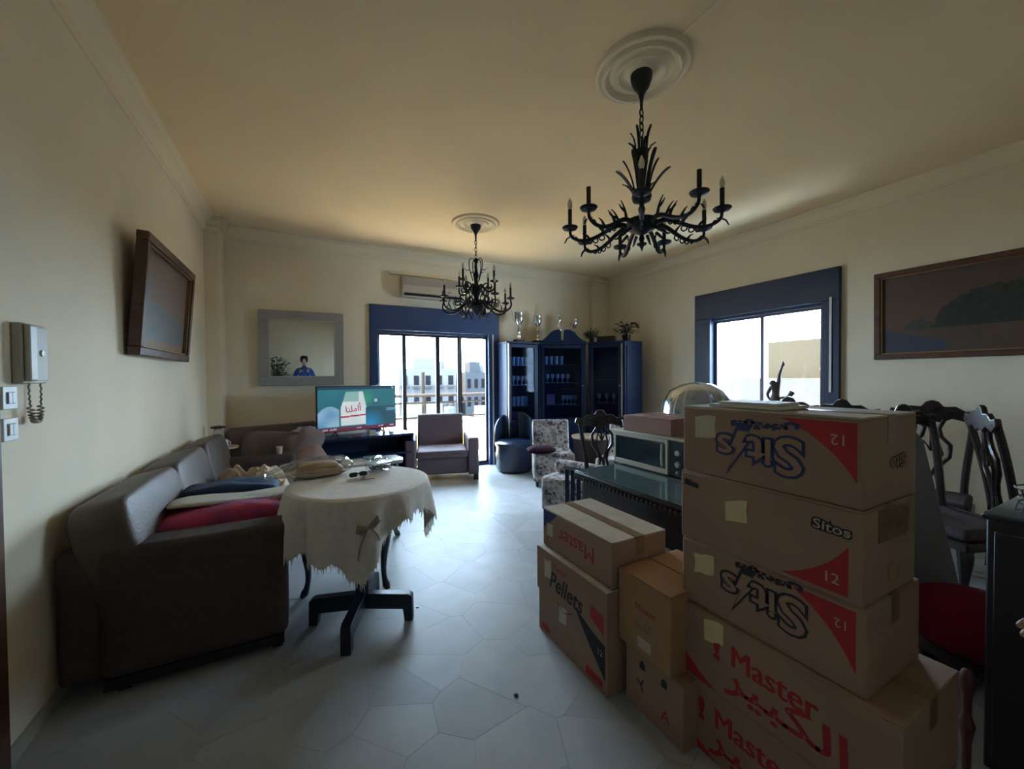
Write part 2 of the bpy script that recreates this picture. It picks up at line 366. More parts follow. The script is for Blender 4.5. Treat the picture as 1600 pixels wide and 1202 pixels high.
tag(MB().tube([(2.14, 7.95, -3), (2.14, 7.95, 1.62)], .035, 8).build('pole', mat('weathered pole', (.012, .012, .012), .7, spec=0)), 'thin grey upright pole standing outside the balcony railing', 'pole')
HAZE = [mat('hazy render %d' % i, c, .9, spec=0) for i, c in enumerate([(.085, .085, .085), (.042, .042, .044), (.060, .055, .045), (.018, .019, .021)])]
M_HWIN = mat('hazy window opening', (.004, .004, .005), .7, spec=0)
def tower(x, y, wx, wy, z1, m, lab, nx, nz, dz=3.0, rz=0, z0=-16, bal=False, top=True):
    t = thing('apartment_building', lab, 'building', (x, y, z0), rz)
    B(-wx/2, 0, 0, wx/2, wy, z1-z0).build('wall', m, t, smooth=False)
    if top:
        B(-wx/4, wy*.2, z1-z0, wx/8, wy*.6, z1-z0+1.8).build('roof_room', m, t, smooth=False)
        MB().lathe([(0, 0), (.6, 0), (.6, 1.2), (0, 1.3)], 12, (wx/4, wy*.4, z1-z0)).build('water_tank', HAZE[1], t)
    for i in range(nx):
        for k in range(nz):
            xx = -wx/2+(i+.5)*wx/nx; zz = z1-z0-1.9-k*dz; ww = wx/nx*.22
            B(xx-ww, -.08, zz-.7, xx+ww, .02, zz+.8).build('window', M_HWIN, t, smooth=False)
            if bal: B(xx-ww*1.5, -1.1, zz-1.1, xx+ww*1.5, 0, zz-.75).build('balcony', HAZE[3], t, smooth=False)
tower(17.5, 62, 9, 8, 3.0, HAZE[1], 'tallest hazy apartment block with stacked balconies seen through the door', 5, 6, bal=True, rz=-.25)
tower(5.5, 70, 8, 8, 1.8, HAZE[2], 'wide pale block left of the tallest block beyond the balcony', 6, 5)
tower(26, 61, 5, 6, 2.4, HAZE[3], 'narrow grey block just right of the tallest block outside', 4, 5)
tower(34, 80, 12, 8, 1.4, HAZE[0], 'long low pale block behind the right middle door panes', 10, 4)
tower(46, 84, 9, 8, 1.7, HAZE[2], 'farthest pale block at the right end of the skyline', 7, 5)
tower(12, 40, 10, 7, -3.0, HAZE[2], 'near flat roofed house below the railing at the left pane', 3, 2)
tower(22, 44, 9, 7, -4.0, HAZE[0], 'near flat roofed house below the railing at the right panes', 4, 2)
sh = thing('rooftop_shed', 'slanted pale metal roofed shed seen between the railing bars', 'shed', (11.5, 28, -16), -.2)
B(-3, 0, 0, 3, 4, 12.2).build('wall', HAZE[2], sh, smooth=False)
MB().prism([(-3.3, 12.2), (3.3, 12.2), (0, 13.4)], -.3, 4.3, 'y').build('roof', HAZE[0], sh, smooth=False)
struct(B(-80, 12, -17, 160, 200, -16).build('ground_outside', mat('hazy ground', (.05, .052, .04), .9, spec=0, var=.4, scale=.2)))
aw = thing('awning', 'white curved awning below the balcony railing at left', 'awning', (1.95, 9.2, .2))
def awf(u, v): a = (u-.5)*1.9; return Vector((a*.8, (v-.5)*1.2, .22*cos(a*1.4)))
MB().grid(awf, 16, 4).build('canopy', mat('white canvas', (.05, .05, .055), .8, spec=0), aw, solid=.02)
MB().tube([(0, -.4, -3.0), (0, -.4, .2)], .02).build('post', M_BAR, aw)
# neighbour roof outside the right window
nb = thing('neighbour_house', 'pale yellow flat roofed house outside the right window', 'building', (11.0, 5.9, -6))
B(0, -6, 0, 5, .25, 8.38).build('upper_wall', mat('pale yellow render', (.0165, .0150, .0115), .9, spec=0, var=.05, scale=1), nb, smooth=False)
B(-.35, -6.5, 0, 0, 2.5, 7.42).build('lower_wall', mat('white render', (.022, .022, .022), .9, spec=0), nb, smooth=False)
rl2 = thing('roof_railing', 'thin metal rail with upright stubs along the neighbour roof', 'railing', (11.05, 5.9, 2.38))
for a, b in (((0, .1, .20), (0, -1.1, .42)),): MB().tube([a, b], .028, 6).build('rail', M_BAR, rl2)
for y, h0 in ((.0, .55), (-.15, .62), (-.42, .50), (-.80, .38)): MB().tube([(0, y, 0), (0, y, h0)], .026, 6).build('post', M_BAR, rl2)
MB().tube([(0, .12, .52), (0, -.03, .54)], .02, 6).build('rail', M_BAR, rl2)
pc = tag(MB().prism([(-.55, 1.45), (-1.2, 1.35), (-1.2, 3.7), (-.9, 3.7)], -.6, -.4, 'x').build('roof_sheet', mat('white sheet', (.03, .03, .03), .7, spec=0)), 'slanting white sheet hanging at the right of the neighbour house', 'sheet')
pc.location = (11.5, 5.35, .75); pc.scale = (1, .8, .6)

# ================================================================ CEILING THINGS
def rose(x, y, R, lab):
    t = thing('ceiling_rose', lab, 'ceiling rose', (x, y, H), group='plaster roses on the ceiling')
    pr = [(0, -.030), (.26*R, -.030), (.30*R, -.018), (.36*R, -.014), (.42*R, -.020), (.47*R, -.034), (.52*R, -.034), (.56*R, -.018), (.66*R, -.012), (.70*R, -.024), (.75*R, -.044), (.80*R, -.044), (.84*R, -.022), (.90*R, -.03), (.96*R, -.026), (R, -.008), (R, 0)]
    MB().lathe(pr, 64).build('plaster_disc', M_PLASTER, t)
    for k in range(40):
        pass
    return t
rose(1.93, 1.86, .30, 'large round plaster ceiling rose above the nearest chandelier')
rose(1.94, 4.63, .30, 'farther round plaster ceiling rose above the small chandelier')
tag(B(1.925, -.6, H-.006, 1.94, 1.58, H).build('ceiling_cable_cover', M_PLASTER), 'thin painted cable strip running from the near ceiling rose', 'cable cover')

def leaf_strip(mb, ang, pts, w0, c=(0, 0, 0), th=.004, blunt=False):
    # a flat tapering blade following (r, z) points in a vertical plane
    n = len(pts); L = []
    M = Matrix.Translation(c) @ Matrix.Rotation(ang, 4, 'Z')
    vs = []; fs = []
    for i, (r, z) in enumerate(pts):
        t = i/(n-1); w_ = w0*(math.sin(pi*min(1, .25+t*.75))**.8 if t < 1 else .05)
        w_ = max(w_, w0*.08)
        if blunt: w_ = w0*(.7+.3*t) if t < .95 else w0*.6
        vs += [(r-th, -w_, z), (r-th, w_, z), (r+th, w_, z), (r+th, -w_, z)]
    for i in range(n-1):
        for k in range(4): fs.append((i*4+k, i*4+(k+1) % 4, (i+1)*4+(k+1) % 4, (i+1)*4+k))
    fs += [(3, 2, 1, 0), ((n-1)*4, (n-1)*4+1, (n-1)*4+2, (n-1)*4+3)]
    mb.add(vs, fs, M)
def chain(z0, z1, t, n, m):
    L = (z0-z1)/n
    for i in range(n):
        zc = z0-(i+.5)*L; a = pi/2*(i % 2)
        MB().tube([((L*.32)*cos(q)*cos(a), (L*.32)*cos(q)*sin(a), zc+L*.62*sin(q)) for q in [2*pi*k/12 for k in range(12)]], .0045, 6, closed=True).build('chain_link', m, t)
def candle(t, M, h, bulb=True, r=.013, m=M_IRON):
    c = MB().lathe([(0, -.022), (.006, -.02), (.014, -.012), (.044, -.004), (.052, .008), (.050, .011), (.02, .002), (.018, .012), (.021, .02), (.015, .026), (r, .03)], 16, M=M)
    o = c.build('candle_cup', m, t)
    MB().lathe([(r, .025), (r, h), (r*.6, h+.001), (0, h+.001)], 12, M=M).build('candle_sleeve', mat('charred candle sleeve', (.028, .02, .018), .7), t)
    if bulb: MB().lathe([(r*.7, h), (.0135, h+.012), (.016, h+.028), (.0135, h+.047), (.007, h+.064), (.001, h+.076)], 14, M=M).build('bulb', M_BULB, t)
# large near chandelier
ch = thing('chandelier', 'large black iron leaf chandelier with nine candle arms, hanging nearest', 'chandelier', (1.93, 1.86, 0), group=None)
MB().lathe([(.008, 3.20), (.011, 3.26), (.02, 3.30), (.05, 3.345), (.066, 3.39), (.068, 3.42), (.0, 3.42)], 20).build('canopy', M_IRON, ch)
chain(3.205, 3.03, ch, 4, M_IRON)
crown = MB().lathe([(.0, 2.87), (.034, 2.872), (.042, 2.90), (.038, 2.93), (.042, 2.945), (.034, 2.947), (.026, 2.93), (0, 2.9)], 16)
crown.tube([(0, 0, 2.9), (0, 0, 3.02)], .006)
for k in range(9): leaf_strip(crown, 2*pi*k/9, [(.030, 2.90), (.036, 2.95), (.040, 3.0), (.050, 3.04), (.068, 3.075)] if k % 2 else [(.030, 2.89), (.040, 2.93), (.058, 2.97), (.085, 2.985)], .009, blunt=True)
crown.build('leaf_crown', M_IRON, ch)
body = MB().lathe([(0, 2.30), (.004, 2.31), (.014, 2.335), (.03, 2.345), (.032, 2.352), (.012, 2.36), (.018, 2.385), (.012, 2.405), (.04, 2.42), (.085, 2.445), (.10, 2.475), (.09, 2.495), (.095, 2.50), (.03, 2.51), (.016, 2.54), (.022, 2.57), (.014, 2.60), (.022, 2.615), (.055, 2.625), (.062, 2.65), (.058, 2.665), (.03, 2.67), (.013, 2.69), (.013, 2.88)], 24)
body.build('stem', M_IRON, ch)
for k in range(10):
    lv = MB()
    a = 2*pi*k/10+.3
    pts = [(.035, 2.645), (.045, 2.72), (.062, 2.80), (.09, 2.87), (.115, 2.905)] if k % 2 else [(.04, 2.645), (.06, 2.69), (.095, 2.75), (.14, 2.79), (.17, 2.80)]
    leaf_strip(lv, a, [(v.x, v.z) for v in bez([(r, 0, z) for r, z in pts], 10)], .0125, blunt=True, th=.005)
    lv.build('reed_leaf', M_IRON, ch)
NARM = 9
cam_ang = math.atan2(-1.86, -1.93)
for k in range(NARM):
    a = cam_ang + 2*pi*k/NARM
    M = Matrix.Rotation(a, 4, 'Z')
    arm = MB()
    p = bez([(.08, 0, 2.465), (.19, 0, 2.53), (.25, 0, 2.38), (.33, 0, 2.37), (.46, 0, 2.38), (.455, 0, 2.455)], 16)
    arm.tube(p, [.0155-.006*i/16 for i in range(17)], 7, M=M)
    # acanthus spikes and hanging scroll loops
    for (r0, z0, r1, z1, r2, z2) in ((.14, 2.475, .15, 2.55, .19, 2.585), (.155, 2.53, .185, 2.535, .205, 2.56), (.24, 2.44, .26, 2.48, .30, 2.50), (.33, 2.395, .34, 2.43, .375, 2.44)):
        q = bez([(r0, 0, z0), (r1, 0, z1), (r2, 0, z2)], 6); arm.tube(q, [.0105-.008*i/6 for i in range(7)], 6, M=M)
    for r0, z0, rr in ((.25, 2.405, .017), (.29, 2.388, .015), (.325, 2.383, .013), (.36, 2.386, .011)):
        arm.tube([(r0+rr*cos(q), 0, z0+rr*sin(q)) for q in [2*pi*i/10 for i in range(10)]], .0048, 5, closed=True, M=M)
    q = bez([(.10, 0, 2.43), (.14, 0, 2.41), (.15, 0, 2.385), (.17, 0, 2.39)], 8); arm.tube(q, [.012-.008*i/8 for i in range(9)], 6, M=M)
    leaf_strip(arm, a, [(.43, 2.43), (.45, 2.425), (.475, 2.41), (.49, 2.38)], .012)
    leaf_strip(arm, a, [(.42, 2.42), (.41, 2.41), (.40, 2.385)], .012)
    ao = arm.build('arm', M_IRON, ch)
    candle(ao, M @ Matrix.Translation((.455, 0, 2.475)), .125, bulb=(k not in (1, 8)))
# small far chandelier
c2 = thing('chandelier', 'smaller two tier black iron chandelier hanging in front of the balcony door', 'chandelier', (1.94, 4.63, 0))
MB().lathe([(.01, 3.22), (.014, 3.30), (.03, 3.34), (.06, 3.38), (.066, 3.42), (0, 3.42)], 20).build('canopy', M_IRON, c2)
chain(3.23, 3.0, c2, 5, M_IRON)
MB().lathe([(0, 2.27), (.012, 2.29), (.03, 2.31), (.05, 2.35), (.09, 2.40), (.07, 2.43), (.035, 2.46), (.03, 2.52), (.055, 2.57), (.06, 2.62), (.03, 2.68), (.02, 2.74), (.035, 2.79), (.02, 2.85), (.012, 2.93), (.03, 2.98), (.012, 3.01)], 20).build('stem', M_IRON, c2)
top = MB()
for k in range(5):
    M = Matrix.Rotation(2*pi*k/5+.4, 4, 'Z')
    q = bez([(.012, 0, 2.985), (.10, 0, 3.06), (.12, 0, 2.92), (.06, 0, 2.80), (.04, 0, 2.72)], 14); top.tube(q, .006, 6, M=M)
    q = bez([(.09, 0, 2.86), (.13, 0, 2.83), (.13, 0, 2.87), (.16, 0, 2.88)], 7); top.tube(q, [.006-.0045*i/7 for i in range(8)], 6, M=M)
top.build('wire_crown', M_IRON, c2)
def scroll_arm(M, r1, z0, z1, s, t, n2):
    a = MB()
    a.tube(bez([(.05, 0, z0), (r1*.35, 0, z0+.16*s), (r1*.45, 0, z0-.22*s), (r1*.8, 0, z0-.13*s), (r1*1.12, 0, z0-.10*s), (r1, 0, z1)], 18), [.017-.007*i/18 for i in range(19)], 7, M=M)
    a.tube(bez([(r1*.30, 0, z0-.02), (r1*.5, 0, z0+.10*s), (r1*.75, 0, z0+.06*s), (r1*.66, 0, z0-.03*s), (r1*.55, 0, z0)], 12), [.012-.006*i/12 for i in range(13)], 6, M=M)
    a.tube(bez([(r1*.5, 0, z0-.07*s), (r1*.3, 0, z0-.13*s), (r1*.25, 0, z0-.2*s), (r1*.42, 0, z0-.19*s)], 8), [.009-.006*i/8 for i in range(9)], 6, M=M)
    for (r, z) in ((.62, -.05), (.8, -.09)): leaf_strip(a, M.to_euler().z, [(r1*r, z0+z*s), (r1*(r+.08), z0+(z+.07)*s), (r1*(r+.02), z0+(z+.12)*s)], .012)
    ao = a.build('arm', M_IRON, t)
    candle(ao, M @ Matrix.Translation((r1, 0, z1+.02)), .135)
for k in range(8): scroll_arm(Matrix.Rotation(2*pi*k/8+.12, 4, 'Z'), .44, 2.43, 2.46, 1, c2, 8)
for k in range(4): scroll_arm(Matrix.Rotation(2*pi*k/4+.55, 4, 'Z'), .27, 2.64, 2.66, .7, c2, 4)

# ================================================================ ON THE WALLS
# air conditioner
ac = thing('air_conditioner', 'beige split air conditioner mounted above the balcony door', 'air conditioner', (1.32, YB, 2.74))
MB().prism([(0, 0), (0, .31), (-.18, .31), (-.205, .27), (-.21, .13), (-.20, .06), (-.14, 0)], 0, .98, 'x').build('body', mat('yellowed ac plastic', (.50, .44, .36), .45), ac, bevel=.008)
B(.02, -.2125, .17, .96, -.205, .285).build('intake_grille', mat('ac grille', (.33, .29, .26), .6), ac, bevel=.003)
for k in range(6): B(.03, -.2165, .18+k*.017, .95, -.2125, .184+k*.017).build('grille_bar', mat('ac grille bar', (.42, .38, .33), .5), ac, smooth=False)
B(.03, -.209, .012, .95, -.175, .048).build('louvre', M_BLACKPL, ac, bevel=.004)
B(.70, -.2125, .10, .76, -.209, .108).build('nameplate', M_BLACKPL, ac, smooth=False)
# pipe run above the unit
tag(B(1.15, YB-.05, 3.09, 2.35, YB, 3.13).build('pipe_cover', M_PLASTER, bevel=.01), 'narrow plaster pipe cover strip along the wall above the air conditioner', 'pipe cover')
# mirror
mr = thing('mirror', 'square wall mirror with a wide silver grey frame on the back wall', 'mirror', (-.01, YB-.030, 1.415)); mr.rotation_euler = (rad(1.5), 0, 0)
def frame_ring(mb, w_, h_, b, y0, y1):
    mb.box(-w_/2, y0, 0, w_/2, y1, b); mb.box(-w_/2, y0, h_-b, w_/2, y1, h_); mb.box(-w_/2, y0, b, -w_/2+b, y1, h_-b); mb.box(w_/2-b, y0, b, w_/2, y1, h_-b); return mb
frame_ring(MB(), 1.03, 1.01, .125, -.035, 0).build('frame', M_GREYFRAME, mr, bevel=.006)
frame_ring(MB(), .80, .78, .012, -.04, -.02).build('inner_edge', mat('pale edge', (.45, .43, .40), .4), mr).location = (0, 0, .115)
B(-.39, -.022, .125, .39, -.018, .885).build('mirror_glass', M_MIRROR, mr, smooth=False)
cr = MB()
for k in range(7): cr.blob(.05-.004*abs(k-3), .02, .022, n=10, m=6, c=((k-3)*.033, -.04, .945+.006*cos(k*2)))
cr.build('carved_ornament', M_GREYFRAME, mr)
# pictures
def land1(u, v):
    n_ = noise.noise(Vector((u*5, v*9, 3)))*.5+.5
    if v < .08+.02*n_: c = (.20, .10, .035)
    elif v < .42+.10*sin(u*4+1)*.4+.04*n_: c = mixc((.07, .075, .08), (.12, .115, .11), n_)
    else: c = mixc((.16, .085, .05), (.20, .12, .085), (v-.4)*1.4); c = mixc(c, (.11, .07, .055), n_*.6)
    return c
def land2(u, v):
    n_ = noise.noise(Vector((u*9, v*5, 7)))*.5+.5; n2 = noise.noise(Vector((u*26, v*15, 1)))*.5+.5
    sky = mixc((.105, .055, .035), (.075, .048, .035), v); sky = mixc(sky, (.13, .055, .03), max(0, 1-abs(v-.38)*4)*.6)
    tree = .33+.42*max(0, 1-((u-.62)/.34)**2)**.5+.10*(n2-.5)+.06*(n_-.5)
    if v > .3 and v < tree and u > .26: return mixc((.008, .014, .012), (.032, .034, .026), n2)
    if v > .3 and u > .12 and v < .33+.09*max(0, 1-((u-.2)/.08)**2)+.04*(n2-.5): return mixc((.03, .035, .03), (.05, .045, .035), n2)
    if v <= .3:
        water = .3-.55*u+.03*n2
        if v < water+.0 and u < .34: return mixc((.028, .04, .075), (.05, .05, .065), n2)
        return mixc((.07, .042, .028), (.10, .06, .04), n2*n_*1.6)
    return sky
def picture(lab, loc, M, w_, h_, fn, nx, ny, fb=.05, fd=.05, extra=None):
    t = thing('framed_painting', lab, 'painting', loc)
    f = MB(); b = fb
    for (x0, z0, x1, z1) in ((-w_/2, -h_/2, w_/2, -h_/2+b), (-w_/2, h_/2-b, w_/2, h_/2), (-w_/2, -h_/2+b, -w_/2+b, h_/2-b), (w_/2-b, -h_/2+b, w_/2, h_/2-b)): f.box(x0, -fd, z0, x1, 0, z1, M)
    f.build('frame', M_BROWN, t, bevel=.008)
    g = MB(); q = w_/2-b; r = h_/2-b; e = .014
    for (x0, z0, x1, z1) in ((-q, -r, q, -r+e), (-q, r-e, q, r), (-q, -r+e, -q+e, r-e), (q-e, -r+e, q, r-e)): g.box(x0, -fd*.8, z0, x1, -.002, z1, M)
    g.build('gilt_slip', mat('dull gilt', (.24, .14, .06), .4, metal=.3), t, bevel=.003)
    B(-q, -fd*.4, -r, q, -.002, r); MB().box(-q, -fd*.38, -r, q, -.002, r, M).build('backing_board', M_BROWN, t, smooth=False)
    painted('canvas', q*2-.02, r*2-.02, nx, ny, fn, attr_mat('painted canvas', rough=.45), t, M @ Matrix.Translation((0, -fd*.4, 0)))
    return t
# left wall: viewer's right is +Y, normal +X ; top hangs forward
ML = Matrix(((0, -1, 0, 0), (1, 0, 0, 0), (0, 0, 1, 0), (0, 0, 0, 1))) @ Matrix.Rotation(rad(4.5), 4, 'X')
picture('tilted brown framed landscape painting hanging on the left wall', (XL+.045, 4.08, 2.085), ML, 1.26, .83, land1, 60, 40, .06, .07)
MR = Matrix(((0, 1, 0, 0), (-1, 0, 0, 0), (0, 0, 1, 0), (0, 0, 0, 1))) @ Matrix.Rotation(rad(1.0), 4, 'X')
picture('wide dark landscape painting with trees hanging on the right wall', (XR-.012, 1.17, 2.11), MR, 1.52, .91, land2, 120, 70, .055, .05)
# intercom
ic = thing('intercom', 'ivory door intercom handset hanging on the left wall above the switches', 'intercom', (XL, 2.42, 1.49))
B(0, -.085, 0, .032, .085, .25).build('base', M_IVORY, ic, bevel=.006)
MB().box(.032, -.08, .008, .052, -.02, .245).build('handset', M_IVORY, ic, bevel=.012)
MB().box(.032, -.012, .01, .038, .08, .24).build('face_plate', mat('brown beige plastic', (.30, .26, .18), .45), ic, bevel=.004)
MB().lathe([(0, 0), (.014, 0), (.013, .006), (0, .007)], 16, M=Matrix.Translation((.038, .035, .13)) @ Matrix.Rotation(rad(90), 4, 'Y')).build('call_button', M_WHITE, ic)
cp = []
for i in range(161):
    t = i/160; base = bez([(.03, -.05, 0), (.03, -.045, -.20), (.03, .045, -.22), (.03, .03, -.0)], 1)
    P = Vector((.03, -.045, 0))*(1-t)**3 + Vector((.03, -.04, -.22))*3*t*(1-t)**2 + Vector((.03, .05, -.22))*3*t*t*(1-t) + Vector((.03, .04, 0))*t**3
    k = 1 if .18 < t < .82 else .15
    cp.append(P + Vector((cos(t*150), sin(t*150), 0))*.010*k)
MB().tube(cp, .0035, 5).build('coiled_cord', mat('beige cord', (.28, .24, .18), .5), ic)
def switch(z, lab):
    t = thing('light_switch', lab, 'light switch', (XL, 2.30, z), group=None)
    B(0, -.045, -.045, .012, .045, .045).build('plate', M_WHITE, t, bevel=.003)
    B(.012, -.024, -.024, .0145, .024, .024).build('inner_frame', mat('switch shadow line', (.3, .3, .29), .5), t, bevel=.001)
    MB().box(.0135, -.021, -.021, .018, -.001, .021).build('rocker', M_WHITE, t, bevel=.001)
    MB().box(.0135, .001, -.021, .018, .021, .021).build('rocker', M_WHITE, t, bevel=.001)
switch(1.435, 'upper white wall switch beside the intercom cord'); switch(1.31, 'lower white wall switch below the intercom')

# ================================================================ SEATING AND SOFT THINGS
def rbox(x0, y0, z0, x1, y1, z1, b=.04): return MB().box(x0, y0, z0, x1, y1, z1), b
def soft(name, dims, m, parent, b=.05, seg=4, **k):
    return MB().box(*dims).build(name, m, parent, bevel=b, seg=seg, **k)
# long sofa on the left wall (local x = depth from wall, y = along)
sf = thing('sofa', 'long brown three seat sofa along the left wall with piled cloths', 'sofa', (-.96, 2.5, 0))
LS = 2.74
soft('base', (.04, .20, .09, .80, LS-.20, .30), M_FABRIC, sf, .02)
soft('arm', (.09, 0, .08, .86, .22, .70), M_FABRIC, sf, .045); soft('arm', (.09, LS-.22, .08, .86, LS, .66), M_FABRIC, sf, .045)
soft('back_frame', (-.06, .03, .08, .10, LS-.03, .70), M_FABRIC, sf, .03)
for k in range(3):
    y0 = .04+k*(LS-.08)/3; y1 = y0+(LS-.08)/3
    mb = MB().blob(.24, y1-y0+.045, .56, e=.18, n=44, m=22, amp=.012, fr=4, c=(0, 0, 0), seed=k)
    o = mb.build('back_cushion', M_LEATHER, sf); o.location = (.13, (y0+y1)/2, .645); o.rotation_euler = (0, rad(-12), 0)
for k in range(3):
    y0 = .22+k*(LS-.44)/3; y1 = y0+(LS-.44)/3
    soft('seat_cushion', (.20, y0+.003, .30, .84, y1-.003, .46), M_LEATHER, sf, .045)
for x, y in ((.14, .05), (.78, .05), (.14, LS-.1), (.78, LS-.1)): B(x, y, 0, x+.05, y+.05, .09).build('foot', M_BLACKPL, sf)
B(.10, .02, .03, .84, .20, .08).build('plinth', M_BLACKPL, sf)

def cloth_pile(name, lab, cat, loc, rz, w_, d_, h_, m, seed, n=44, fr=5, group=None, sharp=1.0, edge=.35):
    def fn(u, v):
        x = (u-.5); y = (v-.5)
        r = max(abs(x), abs(y))*2; e = max(0, 1-r**3)
        a = noise.noise(Vector((x*fr+seed, y*fr, seed*.7)))
        b_ = 1-abs(noise.noise(Vector((x*fr*1.7+5, y*fr*1.7+seed, 2))))*2
        z = h_*e*(.55+.35*a+.30*b_*sharp)
        return Vector((x*w_*(1+.10*a), y*d_*(1+.12*b_), max(.004, z)))
    mb = MB().grid(fn, n, n)
    o = mb.build(name, m, None, solid=.006); o.location = loc; o.rotation_euler = (0, 0, rz)
    return tag(o, lab, cat, group)
magenta = mat('magenta floral bedding', (.50, .04, .11), .8, col2=(.24, .04, .16), scale=9, bump=.4, bscale=30)
def fold_block(name, lab, cat, loc, rz, w_, d_, h_, m, seed, wave=.01):
    def fn(u, v):
        a = 2*pi*u; b = -pi/2+pi*v
        sp = lambda x, k: math.copysign(abs(x)**k, x)
        p = Vector((w_/2*sp(cos(b), .35)*sp(cos(a), .35), d_/2*sp(cos(b), .35)*sp(sin(a), .35), h_/2*sp(sin(b), .7)))
        p += noise.noise_vector(p*7+Vector((seed, 0, 0)))*wave
        p.z += .012*sin(p.x*9+seed)
        return p
    o = MB().grid(fn, 48, 20, cu=True).build(name, m, None); o.location = (loc[0], loc[1], loc[2]+h_/2); o.rotation_euler = (0, 0, rz); return tag(o, lab, cat)
fold_block('folded_blanket', 'magenta floral folded blanket on the sofa seat by the near arm', 'blanket', (-.42, 2.96, .46), .1, .72, .40, .285, magenta, 1)
fold_block('folded_sheet', 'white folded sheet lying on the magenta blanket', 'sheet', (-.36, 3.04, .735), .10, .74, .22, .03, mat('off white cotton', (.55, .52, .46), .9, bump=.3, bscale=30), 4, .006)
fold_block('folded_trousers', 'dark navy folded denim on the white sheet', 'denim', (-.46, 3.30, .665), .0, .56, .26, .125, mat('navy denim', (.015, .035, .08), .85, bump=.4, bscale=90), 8, .02)
cloth_pile('crumpled_blanket', 'beige crumpled blanket heaped in the middle of the long sofa', 'blanket', (-.40, 4.0, .455), .2, .62, .95, .36, mat('beige fleece', (.50, .38, .26), .9, bump=.2, bscale=40, var=.2, scale=10), 3, n=60, fr=4, sharp=.6)

# second sofa against the back wall
s2 = thing('sofa', 'low grey brown sofa in the back left corner under the mirror', 'sofa', (-.86, 5.42, 0))
soft('base', (.0, 0, .08, 1.0, .66, .30), M_GREYFAB, s2, .02); soft('seat_cushion', (.02, 0, .30, .98, .50, .46), M_GREYFAB, s2, .05)
bk = soft('backrest', (0, 0, 0, 1.0, .18, .52), M_GREYFAB, s2, .04); bk.location = (0.02, .48, .38); bk.rotation_euler = (rad(-8), rad(-2.5), 0)
soft('arm', (.86, 0, .08, 1.02, .62, .60), M_GREYFAB, s2, .04)
for x, y in ((.03, .03), (.9, .03), (.03, .58), (.9, .58)): B(x, y, 0, x+.05, y+.05, .08).build('foot', M_BLACKPL, s2)
def cushion(name, lab, loc, rot, w_, h_, d_, m, cat='cushion', amp=.01):
    def fn(u, v):
        a = 2*pi*u; b = -pi/2+pi*v; sp = lambda x, k: math.copysign(abs(x)**k, x)
        X = sp(cos(b), .6)*sp(cos(a), .45); Z = sp(cos(b), .6)*sp(sin(a), .45)
        Y = sin(b)*(1-.55*max(abs(X), abs(Z))**3)
        p = Vector((w_/2*X, d_/2*Y, h_/2*Z)); return p+noise.noise_vector(p*6+Vector(loc))*amp
    o = MB().grid(fn, 40, 18, cu=True).build(name, m, None); o.location = loc; o.rotation_euler = rot; return tag(o, lab, cat)
bc = mat('grey brown wool', (.17, .12, .105), .9, bump=.3, bscale=100)
cushion('cushion', 'wide brown cushion leaning on the corner sofa back', (-.36, 5.60, .66), (rad(-14), rad(4), 0), .62, .42, .14, bc)
cushion('bed_pillow', 'mauve grey pillow propped at the right end of the corner sofa', (.02, 5.36, .70), (rad(-20), rad(-62), .3), .44, .30, .14, mat('mauve cotton', (.25, .19, .19), .9, bump=.2, bscale=60))
cushion('bed_pillow', 'dusty pink pillow lower on the corner sofa right arm', (.06, 5.28, .52), (rad(-10), rad(-30), .2), .36, .32, .15, mat('dusty pink cotton', (.30, .20, .18), .9, bump=.2, bscale=60))
cloth_pile('crumpled_shirt', 'pale crumpled shirt on top of the corner sofa cushions', 'shirt', (.02, 5.62, .84), .5, .26, .22, .06, mat('pale grey cotton', (.42, .41, .38), .9), 6, n=24)
cup = tag(MB().lathe([(0, 0), (.025, 0), (.032, .09), (.029, .09), (.023, .005), (0, .005)], 20).build('paper_cup', mat('cream paper', (.5, .45, .36), .7), None), 'cream paper cup standing on the far sofa arm rim', 'cup'); cup.location = (-.26, 5.13, .655)
# tall side table with mug, bottle and lamp-like bracket
st_ = thing('side_table', 'small tray table wedged in the left corner behind the sofa arm', 'side table', (-.86, 5.62, 0))
MB().lathe([(0, .70), (.16, .70), (.165, .71), (.16, .72), (0, .72)], 24).build('table_top', mat('pale tray', (.45, .38, .28), .6), st_)
MB().lathe([(0, 0), (.13, 0), (.13, .02), (.02, .04), (.018, .70), (0, .70)], 16).build('pedestal', M_WOOD, st_)
def mug(lab, loc, m, s=1):
    t = thing('mug', lab, 'mug', loc)
    MB().lathe([(0, 0), (.036*s, 0), (.04*s, .005), (.04*s, .09*s), (.036*s, .09*s), (.036*s, .008), (0, .008)], 20).build('cup', m, t)
    MB().tube([(.04*s+.02*sin(q), 0, .045*s-.026*cos(q)) for q in [pi*i/8 for i in range(9)]], .005, 6).build('handle', m, t)
mug('white mug on the little corner tray table', (-.83, 5.56, .72), M_WHITE)
bt = thing('glass_jar', 'tall clear jar with a dark lid on the corner tray table', 'jar', (-.90, 5.66, .72))
MB().lathe([(0, 0), (.04, 0), (.045, .02), (.045, .19), (.03, .21), (0, .21)], 18).build('body', M_FILM, bt); MB().lathe([(0, .21), (.07, .215), (.075, .235), (.02, .245), (0, .245)], 18).build('lid', M_WOOD, bt)

